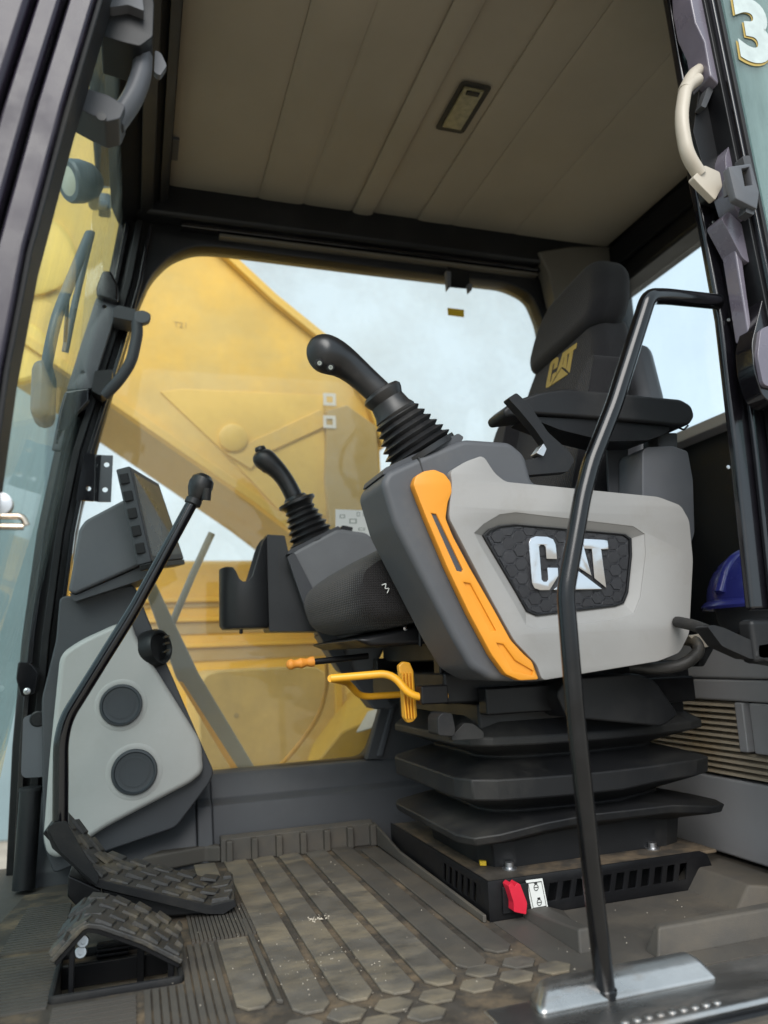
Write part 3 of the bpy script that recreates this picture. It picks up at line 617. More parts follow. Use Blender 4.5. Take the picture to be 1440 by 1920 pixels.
# ================================================================== PEDALS
def pedal(name, label, prof_near, prof_far, thick, rows, cols, extra):
    """tread plate following a bent profile between a near and a far edge, with rubber lugs"""
    t = thing(name, label, 'pedal', (prof_near[1] + prof_far[1]) / 2, 'travel pedals')
    n = len(prof_near); up = Vector((0, 0, 1))
    def nrm(i):
        a, b = prof_near[max(i - 1, 0)], prof_near[min(i + 1, n - 1)]; d = (b - a).normalized()
        return d.cross(Vector((0, 1, 0))).normalized() * -1
    top = [prof_near[i] for i in range(n)] + [prof_far[i] for i in reversed(range(n))]
    N_ = [nrm(i) for i in range(n)]; N_ = [v if v.z > 0 else -v for v in N_]
    ringN = [prof_near[i] for i in range(n)] + [prof_near[i] - N_[i] * thick for i in reversed(range(n))]
    ringF = [prof_far[i] for i in range(n)] + [prof_far[i] - N_[i] * thick for i in reversed(range(n))]
    hull8('tread_plate', ringN, ringF, M['pedal_rubber'], t, .002)
    ringN2 = [prof_near[i] - N_[i] * (thick + .0005) + Vector((0, .004, 0)) for i in range(n)] + [prof_near[i] - N_[i] * (thick + .006) + Vector((0, .004, 0)) for i in reversed(range(n))]
    ringF2 = [p_ + (prof_far[0] - prof_near[0]) - Vector((0, .008, 0)) for p_ in ringN2]
    hull8('steel_plate', ringN2, ringF2, M['black_satin'], t, .001)
    # lugs
    lens = [0]
    for i in range(1, n): lens.append(lens[-1] + (prof_near[i] - prof_near[i - 1]).length)
    def P(s, v):
        s *= lens[-1]
        for i in range(1, n):
            if s <= lens[i] + 1e-9: break
        f_ = (s - lens[i - 1]) / (lens[i] - lens[i - 1]); a = prof_near[i - 1].lerp(prof_near[i], f_); b = prof_far[i - 1].lerp(prof_far[i], f_)
        d = (prof_near[i] - prof_near[i - 1]).normalized(); nn = d.cross(Vector((0, 1, 0))); nn = nn if nn.z > 0 else -nn
        return a.lerp(b, v), nn
    for r in range(rows):
        for c in range(cols):
            s0 = (c + (.5 if r % 2 else 0)) / cols + .01; s1 = s0 + .74 / cols
            if s1 > .995: s1 = .995
            if s1 - s0 < .03: continue
            v0, v1 = (r + .14) / rows, (r + .86) / rows; sk = .16 / cols
            h_ = .0055 * random.uniform(.7, 1.2); q = []
            for (s, v, e) in ((s0, v0, 0), (s1, v0, 0), (min(s1 + sk, .995), v1, 0), (s0 + sk, v1, 0)):
                p_, nn = P(s, v); q.append(p_ - nn * .0006)
            q2 = []
            cc = sum(q, Vector()) / 4
            for (s, v, k_) in ((s0, v0, 1), (s1, v0, .5), (min(s1 + sk, .995), v1, .5), (s0 + sk, v1, 1)):
                p_, nn = P(s, v); q2.append(p_.lerp(cc, .10) + nn * h_ * (1.15 if k_ == 1 else .75))
            hull8('tread_lug', q, q2, M['pedal_rubber'], t, .0012)
    return t
yN, yF = 1.42, 1.55
nearU = [at(92, 1552, y=yN), at(140, 1605, y=yN), at(178, 1645, y=yN), at(200, 1652, y=yN), at(300, 1675, y=yN), at(395, 1697, y=yN), at(440, 1686, y=yN)]
dU = Vector((.012, yF - yN, .010)); farU = [p_ + dU for p_ in nearU]
pu = pedal('travel_pedal', 'large worn rubber travel pedal with raised heel end joined to the tall lever', nearU, farU, .007, 4, 8, None)
prism('side_rim', PX([(92, 1552), (88, 1562), (98, 1590), (180, 1662), (200, 1668), (290, 1690), (385, 1713), (418, 1714), (443, 1698), (440, 1686), (395, 1697), (200, 1652), (178, 1645)], 1.419), 1.416, 1.4195, M['rubber'], pu, bev=.001)
prism('heel_cheek', fillet(PX([(88, 1552), (104, 1542), (124, 1539), (152, 1590), (186, 1642), (182, 1660), (112, 1596)], 1.412), .004), 1.410, 1.4155, M['rubber'], pu, bev=.0015)
prism('heel_bracket', PX([(128, 1640), (190, 1668), (182, 1700), (142, 1698), (126, 1680)], 1.425), 1.422, 1.53, M['black_satin'], pu, bev=.003)
prism('underside', PX([(190, 1664), (400, 1712), (345, 1716), (200, 1722)], 1.44), 1.435, 1.53, M['black_plastic'], pu, bev=.004)
yN, yF = 1.19, 1.325
nearL = [at(92, 1802, y=yN), at(125, 1765, y=yN), at(150, 1738, y=yN), at(165, 1731, y=yN), at(190, 1734, y=yN), at(270, 1762, y=yN), at(344, 1800, y=yN)]
dL = Vector((.005, yF - yN, .004)); farL = [p_ + dL for p_ in nearL]
pl_ = pedal('foot_pedal', 'smaller peaked rubber pedal standing over the open floor well', nearL, farL, .007, 4, 6, None)
bx('support', -.0755, -.069, 1.20, 1.215, -.0598, .058, M['black_satin'], pl_, .001)
bx('support', .012, .022, 1.285, 1.295, -.0598, .046, M['black_satin'], pl_, .001)
bx('support', .052, .060, 1.20, 1.215, -.0598, .022, M['black_satin'], pl_, .001)
wf = thing('well_frame', 'raised black frame round the open pedal well', 'frame', (-.01, 1.25, 0))
fr = [fillet([(-.098, 1.166), (.072, 1.166), (.072, 1.341), (-.098, 1.341)], .012), [(-.091, 1.173), (.065, 1.173), (.065, 1.334), (-.091, 1.334)]]
plate('rim', fr, (0, 0, .009), (1, 0, 0), (0, 1, 0), .012, M['rubber'], wf, .002)
bx('cross_bar', -.091, .065, 1.296, 1.306, -.03, .0, M['black_satin'], wf, .001)
bx('lower_bar', -.091, .065, 1.312, 1.334, -.0594, -.05, M['black_plastic'], wf, .002)
for k in range(6): bx('spring_plate', -.045, .0, 1.318, 1.332, .008 + k * .007 - .03, .0115 + k * .007 - .03, M['black_satin'], wf, .0005)
for k, (a, b) in enumerate(((156, 1765), (152, 1785))):
    p_ = at(a, b, y=1.30); t_ = lathe('socket_bolt', p_, (0, -1, .25), [(.0085, -.012), (.0085, .006), (.0075, .0075), (.004, .0075), (.004, .003), (.0001, .003)], M['zinc'], wf, 16)

# travel lever
tl_ = thing('travel_lever', 'tall thin black travel lever with a round knob slanting over the vents', 'lever', at(115, 1560, y=1.47))
yl = 1.47
tube('rod', [at(113, 1585, y=yl), at(114, 1390, y=yl), at(125, 1345, y=yl), at(250, 1145, y=yl), at(362, 940, y=yl)], .0118, M['black_gloss'], tl_, .02, 16, radii=(.0128, .0112))
d_ = (at(375, 905, y=yl) - at(355, 950, y=yl))
lathe('ferrule', at(362, 942, y=yl), d_, [(.012, -.006), (.0155, -.004), (.0155, .006), (.012, .010)], M['soft_rubber'], tl_, 20)
lathe('knob', at(366, 934, y=yl), d_, [(.012, -.004), (.016, .004), (.0215, .016), (.0235, .028), (.021, .040), (.013, .048), (.0001, .050)], M['soft_rubber'], tl_, 24)
tube('knob_button', [at(386, 938, y=yl - .01), at(388, 915, y=yl - .015)], .009, M['soft_rubber'], tl_, 0, 12)

# ================================================================== FRONT CONSOLE WITH VENTS
fc = thing('vent_console', 'grey front console panel with two round black air vents', 'console', at(200, 1580, y=1.75))
yc = 1.72
body = [(112, 1118), (105, 1200), (78, 1310), (80, 1580), (100, 1640), (190, 1600), (330, 1552), (392, 1470), (402, 1448), (378, 1395), (300, 1215), (262, 1120), (252, 1096), (140, 1116)]
prism('shell', fillet(PX(body, yc + .03), .012), yc + .03, 1.90, M['dark_plastic'], fc, bev=.008, seg=3)
facepts = [(112, 1226), (150, 1200), (215, 1170), (246, 1164), (256, 1196), (378, 1392), (382, 1448), (360, 1468), (200, 1552), (110, 1612), (88, 1604), (80, 1575), (92, 1420)]
hv = [(227, 1322, .042), (252, 1447, .045)]
facew = fillet(PX(facepts, yc), .02, 6)
fp_ = prism('face_panel', facew, yc, yc + .035, M['panel_brightened'], fc, bev=.012, seg=4)
for a, b, r_ in hv:
    c = at(a, b, y=yc)
    lathe('vent_recess', (c.x, yc, c.z), (0, -1, 0), [(r_ * 1.30, -.001), (r_ * 1.22, .0004), (r_ * 1.05, .0012), (r_ * 1.0, .0005)], M['panel_brightened'], fc, 40)
    v_ = lathe('air_vent', (c.x, yc, c.z), (0, -1, .03), [(r_, -.004), (r_, .005), (r_ * .96, .008), (r_ * .88, .0085), (r_ * .84, .0065), (r_ * .80, .0062), (.0001, .0075)], M['vent_plastic'], fc, 40)
    lathe('vent_ring', (c.x, yc - .0062, c.z), (0, -1, .03), [(r_ * .66, 0), (r_ * .66, .0012), (r_ * .61, .0012), (r_ * .61, 0)], M['vent_plastic'], v_, 32)
# vent knob on the dark frame
k0 = at(300, 1213, y=1.735); kd = Vector((.75, -.62, .15))
kn = lathe('air_nozzle', k0, kd, [(.040, -.03), (.040, -.004), (.036, .004), (.031, .004), (.028, -.004), (.0001, -.006)], M['black_plastic'], fc, 32)
for s_ in (-.012, .004, .018):
    tube('nozzle_fin', [k0 + Vector((.002, -.016, s_)) + kd.normalized() * .006, k0 + Vector((.014, .014, s_ + .004)) + kd.normalized() * .006], .0022, M['black_plastic'], kn, 0, 8)
# side bracket plate with a recessed bolt
pbk = prism('bolt_flange', fillet(PX([(92, 1285), (88, 1330), (44, 1345), (40, 1450), (46, 1458), (84, 1456), (92, 1420)], 1.77), .006), 1.765, 1.80, M['mid_plastic'], fc, bev=.005)
b0 = at(71, 1348, y=1.764)
lathe('flange_bolt', b0, (0, -1, 0), [(.016, 0), (.013, .001), (.012, -.002), (.006, -.002), (.006, .002), (.0001, .002)], M['black_plastic'], fc, 20)
# upper cover behind the display
prism('upper_cover', fillet(PX([(128, 1108), (148, 992), (160, 975), (233, 936), (243, 945), (266, 1052), (262, 1060), (140, 1114)], 1.70), .006), 1.70, 1.86, M['mid_plastic'], fc, bev=.010, seg=4)
prism('cover_base', fillet(PX([(128, 1110), (142, 1116), (266, 1062), (300, 1075), (250, 1092), (140, 1128)], 1.71), .004), 1.71, 1.86, M['dark_plastic'], fc, bev=.004)

# display seen from its edge
dm = thing('display_screen', 'dark slab display seen nearly edge on above the vent console', 'display', at(285, 1055, y=1.7))
nT, nB, fB, fT = at(243, 873, y=1.62), at(284, 1054, y=1.62), at(346, 1048, y=1.80), at(298, 906, y=1.80)
dn = (nB - nT).cross(fT - nT).normalized(); dn = dn if dn.x > 0 else -dn
hull8('housing', [nT, nB, fB, fT], [v - dn * .030 for v in (nT, nB, fB, fT)], M['dark_plastic'], dm, .004, 3)
c4 = (nT + nB + fB + fT) / 4
scr = [v.lerp(c4, .13) + dn * .0006 for v in (nT, nB, fB, fT)]
mat('screen_glass', (.030, .031, .030), .3, var=.05)
mesh('screen', scr + [v - dn * .002 for v in scr], [(0, 1, 2, 3), (4, 5, 6, 7), (0, 1, 5, 4), (1, 2, 6, 5), (2, 3, 7, 6), (3, 0, 4, 7)], M['screen_glass'], dm)
for k in range(5):
    t_ = .12 + k * .18; e0 = nT.lerp(nB, t_) - dn * .016
    box('edge_key', e0 - Vector((0, .0015, 0)), (.018, .006, .022), M['rubber'], dm, .002, rot=Matrix.Rotation(math.radians(-12), 3, 'Y'))
hull8('bottom_cap', [nB + Vector((0, 0, -.0005)), fB + Vector((0, 0, -.0005)), fB - dn * .026, nB - dn * .026], [v + Vector((.002, .003, -.012)) for v in (nB, fB, fB - dn * .026, nB - dn * .026)], M['black_plastic'], dm, .002)

# ================================================================== SEAT
se = thing('driver_seat', 'black cloth driver seat with headrest and gold lettering on the backrest', 'seat', (.75, 1.46, .06))
# cushion: rounded profile swept across the seat, crowned
prof = fillet(PX([(572, 1140), (576, 1112), (602, 1088), (650, 1060), (720, 1026), (800, 1004), (1000, 985), (1010, 1120), (850, 1140), (660, 1190), (612, 1194), (584, 1178)], 1.62), .04, 7)
rings = []
for v, k in ((0, .72), (.03, .86), (.09, .95), (.2, 1.0), (.5, 1.02), (.8, 1.0), (.91, .95), (.97, .86), (1, .72)):
    y = 1.235 + v * .45; cx = sum(p_[0] for p_ in prof) / len(prof); cz = sum(p_[1] for p_ in prof) / len(prof)
    rings.append([Vector((cx + (x - cx) * (1 - (1 - k) * .30), y, cz + (z - cz) * k)) for x, z in prof])
loft('cushion', rings, M['seat_cloth'], se, ang=60)
prism('seat_pan', PX([(660, 1200), (845, 1158), (990, 1130), (1010, 1200), (850, 1205), (690, 1212)], 1.30), 1.28, 1.64, M['black_plastic'], se, bev=.008)
# backrest
KX = .30
def shr(v): return Vector((v.x + KX * (v.z - .6), v.y, v.z))
back = fillet([(1.30, .56), (1.70, .56), (1.705, .90), (1.685, 1.06), (1.63, 1.17), (1.40, 1.17), (1.35, 1.08), (1.31, .90)], .05, 5)
for yb0, yb1 in ((1.655, 1.755), (1.27, 1.36)):
    prism('side_bolster', fillet([(yb0, .58), (yb1, .58), (yb1 - .005, .80), (yb1 - .03, .98), (yb0 + .01, 1.02)], .03, 5), .765, .86, M['seat_cloth_back'], se, 'x', .03, 5, shear=shr)
prism('backrest', back, .805, .905, M['seat_cloth_back'], se, 'x', .03, 5, shear=shr)
bol = fillet([(1.33, .60), (1.61, .60), (1.60, 1.0), (1.57, 1.06), (1.37, 1.06), (1.34, 1.0)], .04, 5)
head = fillet([(1.37, 1.125), (1.645, 1.095), (1.675, 1.14), (1.668, 1.22), (1.62, 1.29), (1.43, 1.318), (1.375, 1.27), (1.352, 1.18)], .06, 6)
prism('headrest', head, .785, .885, M['seat_cloth_back'], se, 'x', .04, 6, shear=shr)
prism('back_shell', fillet([(1.265, .56), (1.71, .56), (1.70, .9), (1.62, 1.10), (1.38, 1.10), (1.275, .9)], .05, 5), .906, .965, M['mid_plastic'], se, 'x', .02, 4, shear=shr)
tube('loose_thread', [at(716, 1097, y=1.232), at(724, 1094, y=1.229), at(722, 1104, y=1.229), at(730, 1103, y=1.229), at(726, 1112, y=1.231)], .0009, M['white_print'], se, .002, 6)
# lettering on the backrest
def cat_parts(): return {
    'letter_c': [(.0, .14), (.0, .86), (.04, .96), (.14, 1.0), (.34, 1.0), (.44, .96), (.48, .86), (.48, .58), (.29, .58), (.29, .80), (.26, .84), (.21, .84), (.18, .80), (.18, .20), (.21, .16), (.26, .16), (.29, .20), (.29, .42), (.48, .42), (.48, .26), (.30, .0), (.14, .0), (.04, .04)],
    'letter_a': [(.50, .24), (.70, 1.0), (.96, 1.0), (1.08, .26), (.80, .46)],
    'emblem_triangle': [(.36, .0), (1.26, -.0), (.80, .40)],
    'letter_t': [(.98, 1.0), (1.44, 1.0), (1.44, .80), (1.30, .80), (1.33, .02), (1.12, .22), (1.12, .80), (.98, .80)]}
AH = [(.80, .52), (.79, .78), (.845, .78), (.86, .50)]
n_ = Vector((1, 0, -KX)).normalized(); p0 = Vector((.805 - .0015, 1.4, .6))
lg0 = atp(1022, 730, p0, n_)
lu = (atp(1072, 672, p0, n_) - atp(1024, 698, p0, n_)); lu.x = KX * lu.z
for nm, poly in cat_parts().items():
    pts = [(a * .082, b * .075) for a, b in poly]
    plate(nm, [pts] + ([[(a * .082, b * .075) for a, b in AH]] if nm == 'letter_a' else []), lg0, (0, -1, 0), (KX, 0, 1), .002, M['seat_logo'], se)
# mechanism under the cushion
bx('slide_frame', .52, .98, 1.27, 1.64, .405, .455, M['black_plastic'], se, .006)
bx('slide_rail', .50, .95, 1.255, 1.285, .385, .415, M['black_satin'], se, .003)
bx('slide_rail', .50, .95, 1.62, 1.65, .385, .415, M['black_satin'], se, .003)
bx('carrier', .50, 1.0, 1.24, 1.66, .335, .388, M['black_plastic'], se, .006)
bx('carrier_side', .56, .98, 1.205, 1.239, .315, .36, M['black_satin'], se, .004)
bx('lower_carrier', .56, .98, 1.24, 1.66, .285, .334, M['black_plastic'], se, .006)
for a, b in ((760, 1178), (815, 1165)): lathe('screw', at(a, b, y=1.282), (0, -1, -.2), [(.004, -.003), (.004, .001), (.0001, .002)], M['zinc'], se, 10)
tube('spring', [at(788, 1182, y=1.25), at(788, 1212, y=1.25)], .003, M['black_satin'], se, 0, 8)
tube('spring', [at(802, 1180, y=1.25), at(802, 1212, y=1.25)], .003, M['black_satin'], se, 0, 8)
prism('side_cover', fillet(PX([(1040, 1300), (1060, 1272), (1190, 1262), (1225, 1275), (1270, 1340), (1240, 1362), (1060, 1345)], 1.17), .012), 1.165, 1.24, M['black_plastic'], se, bev=.010, seg=3)
prism('knob', fillet(PX([(814, 1345), (822, 1335), (842, 1336), (848, 1368), (845, 1380), (815, 1378)], 1.18), .005), 1.165, 1.21, M['rubber'], se, bev=.006)
prism('dust_skirt', fillet(PX([(845, 1380), (868, 1355), (885, 1356), (905, 1372), (905, 1385), (845, 1388)], 1.19), .004), 1.185, 1.20, M['bellows'], se, bev=.003)
# suspension bellows
def rrect(x0, x1, y0, y1, r, z, n=5):
    out = []
    for cx, cy, a0 in ((x1 - r, y1 - r, 0), (x0 + r, y1 - r, 90), (x0 + r, y0 + r, 180), (x1 - r, y0 + r, 270)):
        for k in range(n + 1):
            a = math.radians(a0 + 90 * k / n); out.append(Vector((cx + r * math.cos(a), cy + r * math.sin(a), z)))
    return out
rings = []
for z, o_, r_ in ((.318, .045, .05), (.300, .022, .05), (.279, .000, .05), (.266, .000, .05), (.243, .058, .05), (.238, .058, .05), (.213, -.004, .055), (.180, -.002, .055),
                  (.153, .058, .05), (.148, .058, .05), (.122, -.006, .055), (.108, -.002, .055), (.090, .046, .05), (.056, .050, .05)):
    rg = rrect(.522 + o_ * 1.1, 1.02 - o_ * 1.2 + (.02 if z < .13 else 0), 1.215 + o_ * 1.1, 1.63 - o_, r_, z, 2)
    # subdivide the long near side so that the rubber can sag
    i0 = [k for k in range(len(rg)) if rg[k].y < 1.3 + o_]
    out_ = []
    for k, v in enumerate(rg):
        out_.append(v); nx_ = rg[(k + 1) % len(rg)]
        if (nx_ - v).length > .12:
            out_ += [v.lerp(nx_, t) for t in (.2, .4, .6, .8)]
    for v in out_:
        if v.y < 1.35 and .065 < v.z < .28:
            u_ = (v.x - .53) / .48; v.z += (.020 if v.z < .135 else -.006) * math.sin(math.pi * max(0, min(1, u_))) * (1 if v.z > .09 else .4) + (.006 if u_ > .7 and v.z < .2 else 0)
    rings.append(out_)
bl = loft('bellows', rings, M['bellows'], se, ang=16)
bv = bl.modifiers.new('s', 'BEVEL'); bv.width = .003; bv.segments = 2
# base box with vent slots
def slots(n, u0, du, v0, v1, wd, sl): return [[(u0 + k * du, v0), (u0 + k * du + wd, v0), (u0 + k * du + wd + sl, v1), (u0 + k * du + sl, v1)] for k in range(n)]
bb = thing('seat_base', 'low black steel seat base with slanted vent slots', 'seat base', (.74, 1.45, 0))
zt = .060
plate('side_plate', [[(.542, 0), (.985, 0), (.965, zt - .006), (.95, zt), (.542, zt)]] + slots(11, .645, .0255, .018, .044, .015, .007), (0, 1.205, 0), (1, 0, 0), (0, 0, 1), .004, M['black_satin'], bb, .001)
plate('front_plate', [[(-1.70, 0), (-1.2052, 0), (-1.2052, zt), (-1.70, zt)]] + slots(6, -1.40, .026, .016, .046, .013, .006) + slots(4, -1.54, .026, .008, .013, .013, 0), (.5415, 0, 0), (0, -1, 0), (0, 0, 1), .004, M['black_satin'], bb, .001)
bx('top_plate', .545, .99, 1.2095, 1.70, zt - .008, zt - .002, M['mat_groove'], bb, .002)
bx('inner_box', .60, .98, 1.26, 1.69, 0, zt - .009, M['black_plastic'], bb, .002)
for a, b in ((955, 1622), (1223, 1585)):
    c = at(a, b, z=zt + .004); w_ = lathe('bolt', (c.x, c.y, zt - .002), (0, 0, 1), [(.013, 0), (.013, .002), (.0075, .0025), (.0075, .011), (.0001, .012)], M['zinc'], bb, 14)
prism('tape_scrap', [(.572, 1.30), (.582, 1.295), (.586, 1.305), (.575, 1.31)], zt - .0015, zt + .006, M['yellow_tape'], bb, 'z', .001)
# red switch and pictogram plate
sw = thing('red_switch', 'red flip switch cover on the seat base corner', 'switch', at(965, 1700, y=1.195))
prism('cover', fillet(PX([(948, 1658), (954, 1652), (960, 1660), (965, 1652), (970, 1655), (983, 1690), (981, 1711), (958, 1706), (958, 1690)], 1.19), .002), 1.180, 1.201, M['red_plastic'], sw, bev=.004, seg=3)
prism('bezel', PX([(942, 1664), (990, 1655), (994, 1706), (944, 1714)], 1.199), 1.198, 1.2015, M['black_plastic'], sw, bev=.001)
pc = thing('pictogram_label', 'white label with two engine outline symbols beside the red switch', 'label', at(1005, 1705, y=1.199))
yp = 1.1992
lab = PX([(986, 1651), (1017, 1647), (1028, 1704), (998, 1709)], yp)
prism('label_plate', lab, yp, yp + .0012, M['white_print'], pc, bev=0)
lc = sum((Vector(v) for v in lab), Vector((0, 0))) / 4
inn = [tuple(Vector(v).lerp(lc, .16)) for v in lab]; inn2 = [tuple(Vector(v).lerp(lc, .22)) for v in lab]
yplate('border', [inn, inn2], yp - .0004, .0003, M['black_print'], pc)
for q, (a, b) in enumerate(((1005, 1664), (1011, 1692))):
    c = at(a, b, y=yp); s = .0052
    poly = [(c.x + s * math.cos(t) * .85, c.z + s * math.sin(t)) for t in [k * math.pi / 8 for k in range(16)]]
    poly2 = [(c.x + (x - c.x) * .78, c.z + (z - c.z) * .78) for x, z in poly]
    yplate('symbol', [poly, poly2], yp - .0005, .0004, M['black_print'], pc)
    yplate('symbol_cap', [[(c.x - .0028, c.z + (.0052 if q == 0 else .005)), (c.x + .0026, c.z + .0052), (c.x + .002, c.z + .0075), (c.x - .003, c.z + .0075)]], yp - .0005, .0004, M['black_print'], pc)
    yplate('symbol_bar', [[(c.x - .0035, c.z - .0006), (c.x + .0035, c.z - .0006), (c.x + .0035, c.z + .0006), (c.x - .0035, c.z + .0006)]], yp - .0005, .0004, M['black_print'], pc)

# ================================================================== LEFT CONSOLE
lc_ = thing('left_console', 'grey armrest console with chrome lettered badge and orange edge strip', 'console', at(900, 1270, y=1.1))
YC = 1.06
body = [(716, 905), (726, 884), (800, 850), (872, 822), (958, 828), (986, 852), (1000, 905), (1240, 930), (1285, 960), (1296, 1060), (1286, 1200), (1240, 1238), (1012, 1278), (925, 1277), (885, 1255), (850, 1198), (740, 985)]
prism('shell', fillet(PX(body, YC + .012), .010, 5), YC + .012, YC + .145, M['shell_grey'], lc_, bev=.012, seg=4)
cover = [(846, 905), (842, 884), (872, 866), (900, 856), (908, 860), (926, 888), (946, 904), (1232, 932), (1274, 948), (1290, 976), (1297, 1050), (1290, 1188), (1272, 1224), (1232, 1240), (1014, 1276), (1004, 1246), (985, 1226), (962, 1202), (925, 1135), (840, 972), (842, 940)]
hole = [(888, 1000), (905, 984), (935, 966), (965, 962), (1185, 988), (1206, 1002), (1208, 1040), (1198, 1120), (1186, 1150), (1160, 1160), (1010, 1180), (985, 1172), (962, 1130), (900, 1024)]
badge = [(910, 1002), (920, 992), (940, 984), (970, 981), (1178, 1000), (1190, 1008), (1191, 1040), (1184, 1110), (1176, 1130), (1160, 1136), (1012, 1154), (993, 1146), (974, 1112), (914, 1010)]
cov2 = fillet(PX(cover, YC), .008, 4); hol2 = PX(hole, YC)
yplate('side_cover', [cov2, hol2], YC - .004, .02, M['light_plastic'], lc_, .0018)
bad2 = PX(badge, YC); dep = .012
loft('badge_bevel', [[Vector((x, YC - .0022, z)) for x, z in hol2], [Vector((x, YC + dep, z)) for x, z in bad2]], M['light_plastic'], lc_, cap=False, ang=25)
mat('badge_black', (.012, .012, .015), .3, bump=.5, bscale=1600, var=.1)
bg_ = prism('badge_panel', bad2, YC + dep - .001, YC + dep + .01, M['badge_black'], lc_, bev=0)
yplate('badge_rim', [bad2, [tuple(Vector(p_).lerp(sum((Vector(v) for v in bad2), Vector((0, 0))) / len(bad2), .035)) for p_ in bad2]], YC + dep - .0045, .004, M['black_satin'], lc_, .001)
cxb = sum(p_[0] for p_ in bad2) / len(bad2); czb = sum(p_[1] for p_ in bad2) / len(bad2)
win = [((x - cxb) * .955 + cxb, (z - czb) * .94 + czb) for x, z in bad2]
ar = sum(win[i][0] * win[(i + 1) % len(win)][1] - win[(i + 1) % len(win)][0] * win[i][1] for i in range(len(win)))
if ar < 0: win = win[::-1]
hs_ = .0125
for i in range(-3, 16):
    for j in range(-1, 9):
        cx = min(p_[0] for p_ in win) + i * hs_ * 1.5; cz = min(p_[1] for p_ in win) + (j + (.5 if i % 2 else 0)) * hs_ * math.sqrt(3)
        hexp = [(cx + hs_ * .90 * math.cos(math.pi / 3 * k), cz + hs_ * .90 * math.sin(math.pi / 3 * k)) for k in range(6)]
        cp = clip(hexp, win)
        if len(cp) < 3: continue
        n = len(cp); tl = random.uniform(.0015, .0045); ta = random.choice((1.2, .6, 1.8))
        V_ = [(x, YC + dep - .0008, z) for x, z in cp] + [(x, YC + dep - .0014 - tl * .4 - ta * .05 * (z - cz) - .10 * (x - cx), z) for x, z in [((a - cx) * .90 + cx, (b - cz) * .90 + cz) for a, b in cp]]
        mesh('hexagon_tile', V_, [tuple(range(n, 2 * n))] + [(q, (q + 1) % n, n + (q + 1) % n, n + q) for q in range(n)], M['badge_black'], bg_, 0, smooth=False)
# chrome letters
o0 = at(994, 1108, y=YC + dep); hgt = (at(994, 1006, y=YC + dep) - o0).length; wdt = (at(1136, 1022, y=YC + dep).x - o0.x) / 1.44
slope = (at(1128, 1114, y=YC + dep).z - o0.z) / (at(1128, 1114, y=YC + dep).x - o0.x)
for nm, poly in cat_parts().items():
    f2 = lambda L: [(o0.x + a * wdt, o0.z + b * hgt * (1 - .05 * a) + slope * 0 * a) for a, b in L]
    yplate(nm, [f2(poly)] + ([f2(AH)] if nm == 'letter_a' else []), YC + dep - .0075, .0068, M['chrome'], lc_, .0012)
# orange edge strip
strip_ = [(775, 908), (780, 892), (796, 883), (815, 880), (834, 888), (846, 904), (848, 922), (840, 942), (836, 972), (850, 1006), (880, 1062), (925, 1140), (958, 1200), (982, 1226), (998, 1240), (1011, 1274), (975, 1276), (948, 1264), (922, 1228), (880, 1150), (838, 1062), (800, 972)]
slot = [(809, 962), (818, 964), (868, 1068), (866, 1072), (857, 1070)]
r1 = [(870, 1092), (882, 1094), (930, 1182), (920, 1184)]
r2 = [(932, 1206), (944, 1208), (966, 1238), (1000, 1258), (998, 1266), (962, 1258)]
es = yplate('edge_strip', [fillet(PX(strip_, YC - .006), .004, 3), PX(slot, YC - .006), PX(r1, YC - .006), PX(r2, YC - .006)], YC - .006, .018, M['orange_plastic'], lc_, .002)
yplate('recess', [PX([(868, 1090), (884, 1090), (934, 1186), (918, 1188)], YC - .002)], YC - .0025, .006, M['orange_plastic'], es)
yplate('recess', [PX([(930, 1203), (946, 1204), (968, 1236), (1003, 1256), (1000, 1269), (960, 1262)], YC - .002)], YC - .0025, .006, M['orange_plastic'], es)
prism('slot_insert', PX([(806, 958), (822, 962), (872, 1074), (852, 1072)], YC - .003), YC - .003, YC + .013, M['dark_plastic'], lc_, bev=0)
# top seam and joystick collar
prism('top_seam', PX([(784, 858), (786, 857), (794, 884), (792, 885)], YC + .0118), YC + .0112, YC + .02, M['black_print'], lc_, bev=0)
prism('boot_collar', fillet(PX([(714, 893), (718, 880), (856, 815), (866, 822), (862, 830), (722, 890)], YC + .03), .003), YC + .022, YC + .13, M['dark_plastic'], lc_, bev=.005, seg=3)

# lock lever bracket in front of the armrest
lk = thing('lock_arm', 'angular dark arm bracket bent up behind the console top', 'bracket', at(1000, 890, y=1.1))
prism('arm', fillet(PX([(950, 748), (966, 738), (990, 760), (1025, 812), (1065, 848), (1075, 864), (1062, 886), (945, 896), (924, 884), (938, 870), (998, 862), (1018, 850), (1018, 832), (1000, 806), (972, 772)], 1.09), .004), 1.085, 1.105, M['black_plastic'], lk, bev=.003, seg=3)
prism('pivot', fillet(PX([(1005, 850), (1018, 832), (1024, 842), (1018, 856)], 1.08), .002), 1.078, 1.10, M['zinc'], lk, bev=.002)

